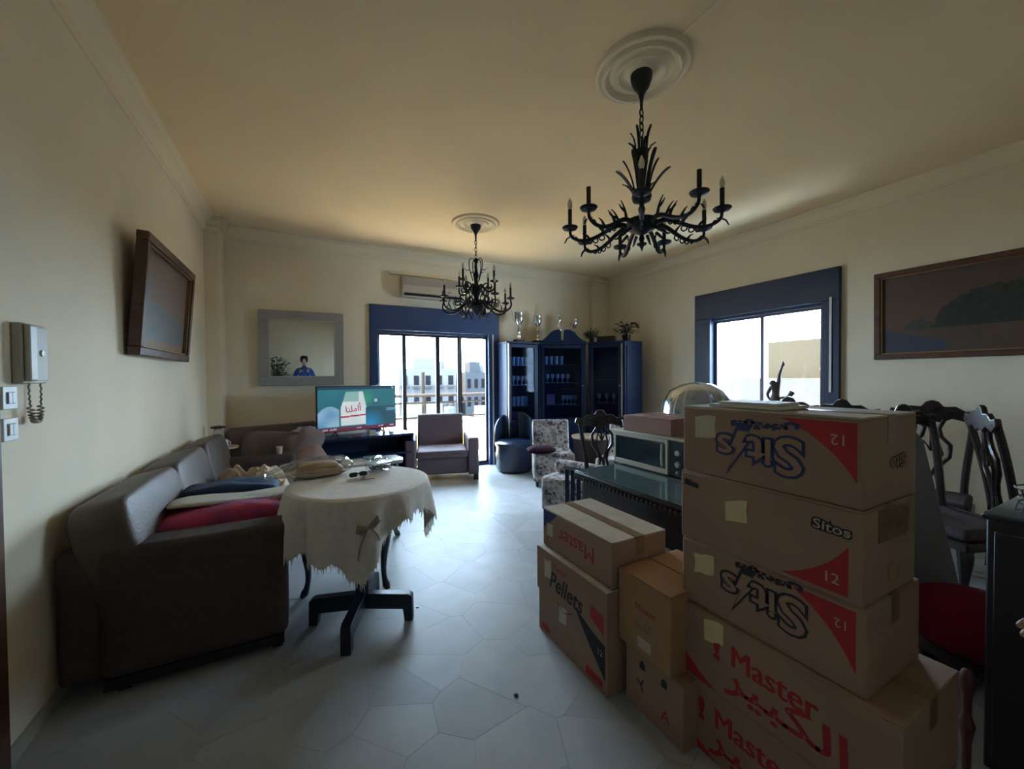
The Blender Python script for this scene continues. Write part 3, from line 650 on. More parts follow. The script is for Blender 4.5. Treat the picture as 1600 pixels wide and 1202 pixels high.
# television
tvl = M_BLACKPL
tvx = thing('television', 'flat television showing a person in a white shirt, on the dark stand', 'television', (.64, 5.68, .76), rad(14))
TW, TH = 1.06, .60
MB().box(-TW/2, -.02, .045, TW/2, .03, .045+TH).build('housing', tvl, tvx, bevel=.004)
def tvimg(u, v):
    bgc = mixc((.02, .13, .17), (.03, .20, .24), v); n_ = noise.noise(Vector((u*6, v*4, 2)))*.5+.5
    c = mixc(bgc, (.02, .09, .14), n_*.5)
    if v > .93: c = (.015, .05, .09)
    if u > .55: c = mixc(c, (.04, .35, .17), max(0, 1-math.hypot((u-.6)/.12, (v-.72)/.22))*.8)
    if u > .58 and v < .52: c = mixc((.02, .08, .12), (.02, .25, .50), max(0, 1-math.hypot((u-.64)/.22, (v-.12)/.35)))
    sh_ = .24+.02*(v-.1)*5 if v < .8 else .3+(v-.8)*2
    l_, r_ = (.26+.06*max(0, v-.45)*3, .60-.12*max(0, v-.5)) if v > .5 else (.27, .60-.01)
    if .12 < v < .88 and l_ < u < r_+.0:
        c = mixc((.75, .80, .80), (.50, .62, .66), n_)
        if v > .66 and u < .50: c = mixc(c, (.10, .35, .33), .7)
        if .29-.02*(u-.4)*9*.0+.10*(u-.27) < v < .325+.10*(u-.27): c = (.40, .02, .05)
    if u < .25 and .1 < v < .56-.9*(u-.14)**2*8: c = mixc((.06, .22, .42), (.35, .55, .72), n_)
    if .69 < u < .76 and .60 < v < .72: c = (.02, .06, .08) if not (.70 < u < .75 and .62 < v < .70) else (.30, .50, .52)
    if .87 < u and .40 < v < .47: c = (.10, .28, .40)
    if v < .075: c = (.13, .02, .05)
    return c
painted('screen', TW-.02, TH-.02, 150, 84, tvimg, attr_mat('screen picture', emit=.50), tvx, Matrix.Translation((0, -.022, .045+TH/2)))
redt = mat('screen red text', (.22, .01, .05), .5, emit=.7); wht = mat('screen white text', (.6, .65, .7), .5, emit=.7)
AR = {'alef_h': '\uFE83', 'alef': '\uFE8D', 'alef_f': '\uFE8E', 'meem_i': '\uFEE3', 'lam_m': '\uFEE0', 'noon_m': '\uFEE8'}
text(AR['alef_f']+AR['noon_m']+AR['lam_m']+AR['meem_i']+AR['alef']+AR['alef_h'], .115, redt, tvx, (-.075, -.024, .045+.29), AX_F, 'screen_lettering', sx=.95, rot=rad(5), bold=.0015)
text('TL', .035, wht, tvx, (.48, -.024, .045+.565), AX_F, 'screen_lettering')
text('\uFEE5\uFE8E\uFE92\uFEDF  \uFEAD\uFE8E\uFE92\uFEE7\uFEF7\uFE8D', .026, wht, tvx, (-.38, -.024, .082), AX_F, 'screen_lettering', sx=1.6)
text('\uFEB0\uFE9F\uFEEE\uFEE3', .02, wht, tvx, (.0, -.024, .084), AX_F, 'screen_lettering', sx=1.6)
text('\uFEAD\uFE8E\uFE92\uFEE7\uFEF7\uFE8D', .022, wht, tvx, (.30, -.024, .084), AX_F, 'screen_lettering', sx=1.6)
text('14:07', .026, wht, tvx, (.46, -.024, .082), AX_F, 'screen_lettering', sx=1.1)
for s_ in (-.3, .3): MB().tube([(s_, -.10, 0), (s_, 0, .05), (s_, .10, 0)], .008).build('stand_foot', tvl, tvx)
# tv stand
ts = thing('tv_stand', 'dark haze-tinted television stand with open shelves in front of the balcony door', 'tv stand', (.74, 5.72, 0), rad(6))
B(-.60, -.22, .70, .60, .22, .73).build('top_panel', M_HAZE_WOOD, ts, bevel=.005); B(-.60, -.20, .10, -.57, .22, .70).build('side_panel', M_HAZE_WOOD, ts); B(.57, -.20, .10, .60, .22, .70).build('side_panel', M_HAZE_WOOD, ts)
B(-.57, -.2, .12, .57, .22, .15).build('shelf', M_HAZE_WOOD, ts); B(-.57, -.2, .45, .57, .22, .47).build('shelf', M_HAZE_WOOD, ts); B(-.57, .2, .15, .57, .22, .7).build('back_panel', M_HAZE_WOOD, ts)
B(-.57, -.21, .15, -.12, -.195, .45).build('door', M_HAZE_WOOD, ts, bevel=.004); B(-.60, -.2, 0, .60, .22, .10).build('plinth', M_BLACKPL, ts)
def small(name, lab, cat, mb, m, loc, rz=0, **k): o = mb.build(name, m, None, **k); o.location = loc; o.rotation_euler = (0, 0, rz); return tag(o, lab, cat)
small('note_box', 'small cream cardboard box on the television stand', 'box', B(-.045, -.03, 0, .045, .03, .07), mat('cream box', (.52, .45, .34), .8), (.80, 5.60, .73), .2, bevel=.003)
b_ = thing('bottle', 'slim pale bottle on the television stand under the screen', 'bottle', (.96, 5.63, .73))
MB().lathe([(0, 0), (.018, 0), (.019, .05), (.008, .065), (.008, .08), (0, .08)], 14).build('body', M_CHROME, b_); MB().lathe([(0, .08), (.009, .08), (.009, .09), (0, .09)], 12).build('cap', M_RED, b_)
small('swan_ornament', 'small white ceramic bird ornament at the stand end', 'ornament', MB().blob(.07, .035, .035, n=14, m=8, c=(0, 0, .018)).tube(bez([(-.02, 0, .02), (-.045, 0, .06), (-.02, 0, .075)], 6), [.008]*7), M_WHITE, (1.06, 5.62, .73))
small('remote_control', 'black remote control on the stand below the screen', 'remote', B(-.06, -.02, 0, .06, .02, .015), M_BLACKPL, (.42, 5.52, .73), .3, bevel=.004)
small('folded_cloth', 'small reddish cloth on the stand below the screen', 'cloth', MB().blob(.12, .06, .03, amp=.01, n=16, m=8, c=(0, 0, .016)), mat('dull red cloth', (.2, .05, .05), .9), (.60, 5.54, .73))
# low coffee table with a patterned stone top
cf = thing('coffee_table', 'low coffee table with a speckled stone slab top before the stand', 'coffee table', (.72, 5.02, 0), .1)
MB().prism([(-.32, -.18), (.30, -.20), (.36, -.05), (.33, .18), (-.30, .20), (-.36, .02)], .47, .51, 'z').build('table_top', mat('speckled stone', (.45, .41, .34), .4, col2=(.22, .2, .17), scale=22), cf, bevel=.006)
for x, y in ((-.24, -.12), (.24, -.12), (-.24, .12), (.24, .12)): MB().tube(bez([(x, y, .47), (x*1.25, y*1.3, .3), (x*.85, y*.8, .15), (x*1.15, y*1.2, 0)], 8), [.025, .027, .025, .022, .018, .016, .014, .014, .018], 8).build('leg', M_WOOD, cf)
small('glass_plate', 'clear glass dish on the speckled coffee table', 'dish', MB().lathe([(0, .0), (.05, 0), (.12, .03), (.115, .034), (.05, .006), (0, .006)], 24), M_FILM, (.72, 5.03, .51))
# armchair
am = thing('armchair', 'boxy mauve brown armchair in front of the balcony door', 'armchair', (1.745, 5.47, 0), rad(-15))
M_ARM = mat('mauve brown upholstery', (.135, .095, .11), .75, bump=.3, bscale=120, var=.15, scale=8)
soft('base', (-.36, .03, .10, .36, .74, .34), M_ARM, am, .015); soft('seat_cushion', (-.365, .0, .33, .365, .62, .45), M_ARM, am, .035)
soft('arm', (-.53, -.0, .08, -.37, .74, .62), M_ARM, am, .03); soft('arm', (.37, -.0, .08, .53, .74, .62), M_ARM, am, .03)
bk = soft('backrest', (-.36, 0, 0, .36, .17, .62), M_ARM, am, .035); bk.location = (0, .58, .32); bk.rotation_euler = (rad(-9), 0, 0)
for x, y in ((-.52, .01), (.45, .01), (-.52, .66), (.45, .66)): B(x, y, 0, x+.07, y+.07, .10).build('foot', M_BLACKPL, am)
# blue tub chair
tb = thing('tub_chair', 'round navy leather tub chair right of the balcony door', 'armchair', (2.98, 5.60, 0), rad(-35))
MB().lathe([(0, .02), (.27, .02), (.29, .05), (.30, .40), (.315, .43), (.315, .46), (.28, .49), (.2, .505), (0, .51)], 40).build('seat', M_BLUELEATHER, tb)
MB().lathe([(0, 0), (.26, 0), (.26, .02), (0, .02)], 24).build('plinth', M_BLACKPL, tb)
def tbf(u, v):
    a = rad(-15)+rad(210)*u; hh = .46*(sin(pi*min(1, max(0, u)))**.55) if 0 < u < 1 else 0
    if v < .5: r, q = .325, v*2
    else: r, q = .275, 2-2*v
    return Vector((r*cos(a), r*sin(a), .30+(.14+hh)*q))
MB().grid(tbf, 40, 14, cv=True).build('wraparound_back', M_BLUELEATHER, tb)
MB().tube([tuple(Vector(((.30)*cos(rad(-15)+rad(210)*i/40), .30*sin(rad(-15)+rad(210)*i/40), .30+.14+.46*(sin(pi*i/40)**.55)))) for i in range(41)], .026, 8).build('piping', M_BLUELEATHER, tb)
# patchwork slipper chairs
def slipper(lab, loc, rz, w_=.50, back=True):
    t = thing('slipper_chair', lab, 'chair', loc, rz)
    soft('seat', (-w_/2, 0, .07, w_/2, .56, .46), M_PATCH, t, .035)
    b = soft('backrest', (-w_/2+.01, 0, 0, w_/2-.01, .13, .50), M_PATCH, t, .03); b.location = (0, .46, .38); b.rotation_euler = (rad(-10), 0, 0)
    for x in (-w_/2+.05, w_/2-.05):
        for y in (.05, .50): MB().lathe([(0, 0), (.02, 0), (.026, .03), (.024, .07), (0, .07)], 12, (x, y, 0)).build('castor', M_BLACKPL, t)
    return t
slipper('armless newsprint patchwork chair before the display cabinet, wine cushion on it', (2.98, 4.44, 0), rad(-28), .56)
cushion('cushion', 'wine coloured flat cushion lying on the patchwork chair seat', (2.88, 4.62, .50), (rad(90), 0, rad(-28)), .40, .30, .10, mat('wine velvet', (.028, .006, .014), .95, spec=.1))
ot = thing('ottoman_bench', 'patchwork upholstered bench end nearest the cartons with a rolled bolster', 'bench', (2.34, 3.30, 0), rad(-68))
soft('seat', (-.31, 0, .07, .31, .40, .44), M_PATCH, ot, .04)
MB().tube([(-.30, .32, .50), (.30, .32, .50)], .075, 20).build('bolster', M_PATCH, ot, bevel=.02)
for x in (-.26, .26):
    for y in (.05, .34): MB().lathe([(0, 0), (.02, 0), (.026, .03), (.024, .07), (0, .07)], 12, (x, y, 0)).build('castor', M_BLACKPL, ot)
# round little table with tan top behind
rt_ = thing('round_side_table', 'small dark round table with a tan cloth top beside the cabinet', 'side table', (3.95, 4.85, 0))
MB().lathe([(0, .55), (.30, .55), (.31, .56), (.31, .58), (0, .585)], 30).build('table_top', mat('tan cloth', (.42, .32, .21), .8, var=.2), rt_); MB().lathe([(0, 0), (.24, 0), (.27, .25), (.29, .55), (0, .55)], 24).build('drum_base', M_WOOD, rt_)
slipper('third patchwork chair half hidden behind the carved dining chair', (3.42, 3.72, 0), rad(-60), .56)

# ================================================================ ROUND TABLE WITH LACE CLOTH
TX, TY, TZ = .31, 2.70, .84
M_PED = mat('black blue stained wood', (.010, .014, .026), .4)
pt = thing('pedestal_table', 'round table on a dark four footed pedestal under a cream fringed cloth', 'table', (TX, TY, 0))
MB().lathe([(0, TZ-.03), (.40, TZ-.03), (.41, TZ-.02), (.41, TZ-.006), (0, TZ-.004)], 48).build('table_top', M_WOOD, pt)
px_, py_ = -.015, -.13
B(px_-.035, py_-.035, .12, px_+.035, py_+.035, TZ-.03).build('post', M_PED, pt, bevel=.004)
for k in range(4):
    M = Matrix.Translation((px_, py_, 0)) @ Matrix.Rotation(rad(-23+90*k), 4, 'Z')
    L = .295
    MB().prism([(.0, .09), (.0, .185), (L-.01, .165), (L+.012, .15), (L+.015, .0), (L-.035, .0), (L-.045, .075)], -.028, .028, 'y', M).build('foot', M_PED, pt, bevel=.004)
def drop(ps):
    # bottom of a square cloth hung over a round top
    a = .61; p2 = ps
    k = max(abs(cos(p2)), abs(sin(p2))); d = min(a/k, .84)-.42
    return d+.13*max(0, cos(ps-pi/4+rad(-100)-rad(-150)))**2-.05*max(0, cos(ps-pi/4+rad(-100)-rad(-55)))**4
def clothf(u, v):
    a = 2*pi*u; ps = a-rad(-97)+pi/4
    R = .425
    if v < .4: r = R*v/.4; return Vector((r*cos(a), r*sin(a), TZ+.002+.0015*noise.noise(Vector((r*cos(a)*12, r*sin(a)*12, 0)))))
    d = (v-.4)/.6; L = max(.12, drop(ps)+.012*sin(a*23)+.008*sin(a*41+1))
    fold = (.030*sin(a*11+.6)+.018*sin(a*17+2))*min(1, d*L/.22)
    r = R+.012*min(1, d*6)+.03*d*L+fold
    z = TZ-d*L + (.0 if d > .02 else 0)
    return Vector((r*cos(a), r*sin(a), z))
tc_ = thing('tablecloth', 'cream fringed lace cloth draped over the round pedestal table', 'tablecloth', (TX, TY, 0))
MB().grid(clothf, 220, 40, cu=True).build('cloth', M_CLOTH, tc_, solid=.003)
fg = MB(); rfr = random.Random(5)
for i in range(300):
    u = (i+rfr.random())/300; p = clothf(u, 1); q = clothf(u+.001, 1); L = rfr.uniform(.015, .042)
    t_ = (q-p); t_.z = 0; t_.normalize(); o_ = Vector((rfr.uniform(-.006, .006), rfr.uniform(-.006, .006), -L))
    k = len(fg.v); w_ = .0035
    fg.v += [tuple(p-t_*w_), tuple(p+t_*w_), tuple(p+o_)]; fg.f.append((k, k+1, k+2))
fg.build('fringe', M_CLOTH, tc_, smooth=False, solid=.0015, kind='stuff')
ab = rad(-92)
def onc(da, d): p = clothf(((ab+da) % (2*pi))/(2*pi), .4+.6*d); n_ = Vector((cos(ab+da), sin(ab+da), 0)); return p+n_*.010
bw = MB()
M_BOW = mat('ribbon bow', (.33, .25, .18), .7)
for sgn in (-1, 1):
    bw.tube([onc(sgn*x, .33+y) for x, y in ((.0, .03), (.05, .0), (.11, -.02), (.12, .05), (.07, .06), (0, .03))], [.006, .010, .012, .012, .010, .006], 6)
    bw.tube([onc(sgn*x, .36+y) for x, y in ((.01, .0), (.07, .12), (.10, .22), (.12, .36))], .0045, 5)
bw.build('bow', M_BOW, tc_)
# things on it
bag = thing('bread_bag', 'clear plastic bag of flat bread on the left of the round table', 'bread bag', (.045, 2.97, TZ+.006), .12)
for k in range(3): MB().blob(.30-.03*k, .20-.02*k, .04, n=28, m=10, amp=.014, fr=9, c=(.04, 0, .022+.022*k), seed=k).build('flat_bread', mat('flat bread', (.42, .27, .15), .7, var=.3, scale=12), bag)
def bagf(u, v):
    a = 2*pi*u; b = -pi/2+pi*v; sp = lambda x, k: math.copysign(abs(x)**k, x)
    p = Vector((.25*sp(cos(b), .6)*sp(cos(a), .7), .15*sp(cos(b), .6)*sp(sin(a), .7), .055+.058*sin(b)))
    if p.x < -.12: s_ = 1-.6*min(1, (-.12-p.x)/.16); p.y *= s_; p.z = .012+(p.z-.0)*s_*.8; p.x = -.12-(-.12-p.x)*1.25
    f_ = noise.noise(Vector((p.x*10, p.y*24, p.z*24)))
    p += Vector((0, 0, 1))*f_*.020*(1 if p.z > .03 else 0); p.z = max(.001, p.z); return p
MB().grid(bagf, 70, 30, cu=True).build('plastic_film', M_FILM, bag)
tub = thing('food_container', 'clear plastic tub of dark olives with a lid on the round table', 'container', (.46, 2.93, TZ+.004), .5)
MB().box(-.075, -.055, 0, .075, .055, .052).build('tub', M_FILM, tub, bevel=.012)
ol = MB(); ro = random.Random(2)
for k in range(40): ol.blob(.022, .018, .018, n=8, m=5, c=(ro.uniform(-.058, .058), ro.uniform(-.04, .04), ro.uniform(.012, .030)))
ol.build('olives', mat('dark olives', (.02, .015, .025), .3), tub, kind='stuff')
MB().box(-.08, -.06, .052, .08, .06, .060).build('lid', mat('clear white lid', (.55, .6, .62), .2), tub, bevel=.004)
MB().blob(.13, .09, .04, amp=.012, n=20, m=8, c=(0, 0, .078), fr=20).build('film_wrap', M_FILM, tub)
ky = thing('key_bunch', 'bunch of metal keys on the round table by the bread bag', 'keys', (.31, 2.70, TZ+.005), .5)
for k, a in enumerate((-.5, .1, .6, 2.6)):
    M = Matrix.Rotation(a, 4, 'Z'); g = MB().lathe([(0, 0), (.014, 0), (.014, .003), (0, .003)], 12, (.025, 0, .002*k), M); g.box(.038, -.004, .002*k, .085, .004, .003+.002*k, M); g.build('key', M_CHROME if k % 2 else M_BROWN, ky)
MB().tube([(.014*cos(q), .014*sin(q), .008) for q in [2*pi*i/16 for i in range(16)]], .0015, 5, closed=True).build('key_ring', M_CHROME, ky)
sg = thing('sunglasses', 'folded black sunglasses beside the keys on the round table', 'sunglasses', (.31, 2.80, TZ+.004), .2)
MB().blob(.055, .012, .032, n=12, m=8, c=(-.032, 0, .018)).build('lens', M_BLACKPL, sg); MB().blob(.055, .012, .032, n=12, m=8, c=(.032, 0, .018)).build('lens', M_BLACKPL, sg)
MB().tube([(-.06, 0, .025), (.06, .02, .012)], .003, 5).build('temple_arm', M_BLACKPL, sg); MB().tube([(-.01, 0, .024), (.01, 0, .024)], .003, 5).build('bridge', M_BLACKPL, sg)
# cabriole legged table behind
cb = thing('cabriole_table', 'dark low table with curved cabriole legs behind the pedestal table', 'table', (.37, 3.43, 0), rad(-16))
def cab(x, y, h, s=1):
    sx_ = 1 if x > 0 else -1; sy_ = 1 if y > 0 else -1
    q = bez([(x, y, h), (x+.05*sx_, y+.05*sy_, h*.75), (x-.015*sx_, y-.015*sy_, h*.45), (x-.02*sx_, y-.02*sy_, h*.12), (x+.035*sx_, y+.035*sy_, .0)], 12)
    return MB().tube(q, [.036, .040, .038, .035, .031, .027, .024, .021, .019, .018, .020, .027, .014], 8)
MB().box(-.31, -.52, .50, .31, .52, .53).build('table_top', M_WOOD, cb, bevel=.01); MB().box(-.27, -.48, .43, .27, .48, .50).build('apron', M_WOOD, cb, bevel=.01)
for x in (-.25, .25):
    for y in (-.46, .46): cab(x, y, .50).build('leg', M_PED, cb)

# ================================================================ DISPLAY CABINETS
def rotm(P0, P1): a = math.atan2(P1[1]-P0[1], P1[0]-P0[0]); return a, math.hypot(P1[0]-P0[0], P1[1]-P0[1])
ZC = 2.10
def cabinet(lab, P0, P1, depth, shelves, door='glass'):
    a, W = rotm(P0, P1); t = thing('display_cabinet', lab, 'cabinet', (P0[0], P0[1], 0), a)
    B(0, 0, 0, .035, depth, ZC).build('side_panel', M_HAZE_WOOD, t, bevel=.003); B(W-.035, 0, 0, W, depth, ZC).build('side_panel', M_HAZE_WOOD, t, bevel=.003)
    B(.035, depth-.015, .05, W-.035, depth, ZC).build('back_panel', M_HAZE_WOOD, t, smooth=False)
    MB().box(-.012, -.03, ZC-.035, W+.012, depth, ZC).build('top_panel', M_HAZE_WOOD, t, bevel=.006); B(.035, .01, 0, W-.035, depth-.015, .08).build('plinth', M_HAZE_WOOD, t)
    B(.035, .005, .70, W-.035, depth-.015, .73).build('shelf', M_HAZE_WOOD, t)
    for z in shelves: B(.036, .035, z-.006, W-.036, depth-.016, z).build('glass_shelf', mat('shelf glass', (.16, .22, .26), .1), t, smooth=False)
    # lower wooden door, upper glazed door
    MB().box(.04, -.012, .09, W-.04, .004, .70).build('door', M_HAZE_WOOD, t, bevel=.004)
    d = MB().box(.04, -.012, .74, .085, .012, ZC-.04).box(W-.085, -.012, .74, W-.04, .012, ZC-.04).box(.085, -.012, .74, W-.085, .012, .79).box(.085, -.012, ZC-.10, W-.085, .012, ZC-.04).build('door', M_HAZE_WOOD, t, bevel=.004)
    B(.085, -.003, .79, W-.085, .001, ZC-.10).build('glass_pane', M_CGLASS, d, smooth=False)
    MB().lathe([(0, 0), (.008, 0), (.012, .02), (0, .024)], 12, M=Matrix.Translation((W-.06, -.012, 1.35)) @ Matrix.Rotation(rad(90), 4, 'X')).build('knob', M_CHROME, d)
    return t, a, W
CA = ((2.96, 5.80), (3.58, 5.82)); CB = ((3.60, 5.82), (4.33, 5.46)); CC = ((4.36, 5.43), (4.70, 4.94))
cA, aA, wA = cabinet('left glazed display cabinet nearest the balcony door, tumblers lit inside', *CA, .36, (1.02, 1.37, 1.70))
cB, aB, wB = cabinet('centre display cabinet with a broken arched pediment on top', *CB, .36, (1.02, 1.40, 1.72))
cC, aC, wC = cabinet('right corner display cabinet turned towards the window wall', *CC, .34, (1.05, 1.45))
# vertical brass corner rods on the outer cabinets
B(.012, -.034, .08, .032, -.012, 2.06).build('corner_rod', mat('pale brass', (.55, .48, .36), .25, metal=.7), cA); B(wC-.03, -.03, .08, wC-.012, -.012, 2.06).build('corner_rod', MATS['pale brass'], cC)
for k in (-1, 1):
    pts = [(0, 0)]
    W2 = wB/2
    top_ = [(W2*(1-i/12), .02+.20*(0.5-0.5*cos(pi*min(1, i/9)))-(.06 if i > 11 else 0)) for i in range(13)]
    poly = [(wB/2+k*.02, 0)]+[(wB/2+k*W2, 0)]+[(wB/2+k*max(.025, x), z) for x, z in top_]
    MB().prism([(x, ZC+z) for x, z in (poly if k > 0 else poly[::-1])], -.02, .02, 'y').build('pediment_scroll', M_HAZE_WOOD, cB, bevel=.004)
MB().lathe([(0, 0), (.03, 0), (.03, .03), (.012, .04), (0, .05)], 14, (wB/2, 0, ZC)).build('pediment_block', M_HAZE_WOOD, cB)
ep = tag(MB().prism([(4.72, 4.93), (5.11, 4.92), (5.28, 5.50), (4.95, 5.25)], 0, ZC, 'z').build('wardrobe_unit', M_HAZE_WOOD, bevel=.006), 'plain dark haze-tinted end cabinet closing the display cabinet row at right', 'cabinet')
MB().box(4.76, 4.915, .10, 5.08, 4.925, 2.02).build('end_panel', M_HAZE_WOOD, ep, bevel=.003)
M_GLW = mat('cut glass', (.26, .33, .38), .12, spec=.8)
def toW(P0, a, x, y): return (P0[0]+x*cos(a)-y*sin(a), P0[1]+x*sin(a)+y*cos(a))
tum = thing('tumbler', 'straight clear tumbler in a row inside the left display cabinet', 'glass', (0, 0, 0), 0, 'tumblers in the left display cabinet')
MB().lathe([(0, 0), (.026, 0), (.030, .004), (.036, .15), (.033, .15), (.026, .012), (0, .01)], 16).build('bowl', M_GLW, tum)
gob = thing('goblet', 'stemmed goblet in a row inside the left display cabinet', 'glass', (0, 0, 0), 0, 'goblets in the left display cabinet')
MB().lathe([(0, 0), (.03, 0), (.03, .004), (.006, .01), (.006, .06), (.03, .085), (.036, .12), (.030, .155), (.027, .155), (.03, .12), (.02, .09), (0, .08)], 16).build('bowl', M_GLW, gob)
first = {}
def put(src, P0, a, x, y, z, label=None, grp=None):
    X, Y = toW(P0, a, x, y)
    o = src if src not in first else dup(src, (X, Y, z), 0)
    first[src] = 1; o.location = (X, Y, z)
    if label: o['label'] = label; o['group'] = grp
for i in range(5): put(tum, CA[0], aA, .13+i*.085, .16, 1.02)
for i in range(5): put(gob, CA[0], aA, .13+i*.085, .16, 1.37)
for i in range(5): put(tum, CA[0], aA, .13+i*.085, .16, 1.70)
for i in range(5): put(gob, CB[0], aB, .16+i*.09, .16, 1.40, 'dim stemmed goblet on the middle shelf of the centre display cabinet', 'goblets in the centre display cabinet')
for i in range(4): put(tum, CB[0], aB, .14+i*.09, .16, 1.72, 'dim tumbler on the top shelf of the centre display cabinet', 'tumblers in the centre display cabinet')
for i in range(4): put(gob, CB[0], aB, .44+i*.07, .16, 1.02, 'small stemmed glass on the lowest shelf of the centre display cabinet', 'small glasses in the centre display cabinet')
X, Y = toW(CB[0], aB, .22, .18); small('tea_tin', 'mauve square tin on the lowest shelf of the centre display cabinet', 'tin', B(-.07, -.03, 0, .07, .03, .17), mat('mauve tin', (.20, .16, .22), .4), (X, Y, 1.02), aB, bevel=.005)
for i in range(3): put(gob, CC[0], aC, .15+i*.13, .15, 1.05, 'dim goblet on the lower shelf of the right corner cabinet', 'goblets in the right corner cabinet')
# trophies and plants on top
def trophy(lab, x, y, s, handles=True, bowl=1.0, lid=False, base=.05):
    t = thing('trophy_cup', lab, 'trophy', (x, y, ZC+.0))
    B(-.06*s, -.06*s, 0, .06*s, .06*s, base).build('base', M_WOOD, t, bevel=.004)
    z = base
    MB().lathe([(0, z), (.035*s, z), (.02*s, z+.03*s), (.024*s, z+.05*s), (.01*s, z+.08*s), (.02*s, z+.12*s), (.009*s, z+.16*s), (.012*s, z+.19*s), (0, z+.19*s)], 18).build('stem', M_CHROME, t)
    c0 = z+.19*s
    MB().lathe([(0, c0), (.02*s, c0), (.055*s*bowl, c0+.05*s), (.062*s*bowl, c0+.11*s*bowl), (.058*s*bowl, c0+.15*s*bowl), (.066*s*bowl, c0+.165*s*bowl), (.055*s*bowl, c0+.16*s*bowl), (.04*s*bowl, c0+.06*s), (0, c0+.02*s)], 24).build('bowl', M_CHROME, t)
    if handles:
        for g in (-1, 1): MB().tube([(g*q.x*s, 0, c0+q.z*s) for q in bez([(.055, 0, .04), (.10, 0, .05), (.075, 0, .13), (.115, 0, .18), (.10, 0, .20)], 10)], .005*s, 6).build('handle', M_CHROME, t)
    return t
trophy('tallest silver two handled trophy at the left end of the cabinet top', 3.27, 5.93, 1.30)
trophy('silver bowl trophy second from the left on the cabinet top', 3.68, 5.99, 1.30, False, .9)
trophy('wide silver trophy with small handles right of the pediment', 4.30, 5.74, 1.2, True, .8)
ftr = thing('figure_trophy', 'slim silver figure trophy standing behind the pediment gap', 'trophy', (4.02, 5.82, ZC))
B(-.05, -.04, 0, .05, .04, .04).build('base', M_WOOD, ftr)
MB().lathe([(0, .04), (.03, .04), (.03, .12), (.05, .20), (.06, .28), (.045, .34), (.03, .37), (.045, .41), (.04, .45), (.012, .48), (.02, .51), (.012, .56), (.003, .60)], 18).build('figure', M_CHROME, ftr)
def plant(name, lab, x, y, z, R, n, seed, flowers=False, pot=.05, parent_m=M_LEAF, hgt=.16):
    t = thing(name, lab, 'plant', (x, y, z)); r_ = random.Random(seed)
    MB().lathe([(0, 0), (pot*.7, 0), (pot, pot*1.6), (pot*.9, pot*1.6), (0, pot*1.5)], 16).build('pot', M_WOOD, t)
    st = MB(); lf = MB(); fl = MB()
    for k in range(n):
        a = r_.uniform(0, 2*pi); el = r_.uniform(.1, 1.3); L = R*r_.uniform(.6, 1)
        tip = Vector((L*cos(a)*cos(el), L*sin(a)*cos(el), pot*1.5+hgt*.3+L*sin(el)*.9))
        st.tube(bez([(0, 0, pot*1.4), (tip.x*.3, tip.y*.3, tip.z*.8), tip], 4), .0022, 4)
        for j in range(3):
            c = tip*(1-.18*j); d_ = Vector((cos(a+r_.uniform(-1, 1)), sin(a+r_.uniform(-1, 1)), r_.uniform(-.5, .6))).normalized()*R*.3; s_ = d_.cross(Vector((0, 0, 1))).normalized()*R*.12
            q = len(lf.v); lf.v += [tuple(c), tuple(c+d_*.5+s_), tuple(c+d_), tuple(c+d_*.5-s_)]; lf.f.append((q, q+1, q+2, q+3))
        if flowers and k % 5 == 0: fl.blob(R*.2, R*.2, R*.18, n=8, m=5, amp=.004, c=tuple(tip))
    st.build('stems', M_LEAF, t); lf.build('leaves', parent_m, t, smooth=False, kind='stuff')
    if flowers: fl.build('flowers', mat('dried red flower', (.16, .03, .04), .8), t)
    return t
plant('potted_plant', 'small bushy dark plant on the centre cabinet top', 4.46, 5.46, ZC, .16, 60, 3, pot=.045, hgt=.1)
small('jewel_box', 'low dark wooden box on the right corner cabinet top', 'box', B(-.15, -.08, 0, .15, .08, .10), M_WOOD, (4.66, 5.30, ZC), aC, bevel=.006)
plant('flower_pot', 'pot of wilting dried flowers at the right end of the cabinet top', 4.96, 5.14, ZC, .24, 34, 8, True, .075, hgt=.12)

# ================================================================ DINING TABLE, OVEN, CHAIRS
dt = thing('dining_table', 'dark dining table with a gadrooned edge under a glass top', 'table', (1.84, 1.25, 0))
DW, DL, DH = 1.05, 1.22, .78
MB().box(0, 0, DH-.045, DW, DL, DH-.008).build('table_top', M_WOOD, dt, bevel=.012, seg=3)
B(.005, .005, DH-.008, DW-.005, DL-.005, DH).build('glass_sheet', mat('green tinted glass sheet', (.10, .15, .16), .08, spec=.7), dt, bevel=.002)
for k in range(34):
    y = .02+k*(DL-.04)/33
    MB().blob(.022, .030, .030, n=10, m=6, c=(-.002, y, DH-.052)).build('gadroon', M_WOOD, dt)
for k in range(28): MB().blob(.030, .022, .030, n=10, m=6, c=(.03+k*(DW-.06)/27, DL+.002, DH-.052)).build('gadroon', M_WOOD, dt)
MB().box(.04, .05, .48, DW-.05, DL-.05, DH-.045).build('apron', M_WOOD, dt, bevel=.01)
B(.05, .08, .05, .9, DL-.10, .18).build('stretcher', M_WOOD, dt, bevel=.01)
for x, y in ((.09, .09), (DW-.1, .09), (.09, DL-.1), (DW-.1, DL-.1)): MB().lathe([(0, 0), (.05, 0), (.055, .06), (.035, .12), (.06, .24), (.065, .34), (.04, .42), (.055, .48), (0, .48)], 18, (x, y, 0)).build('leg', M_WOOD, dt)
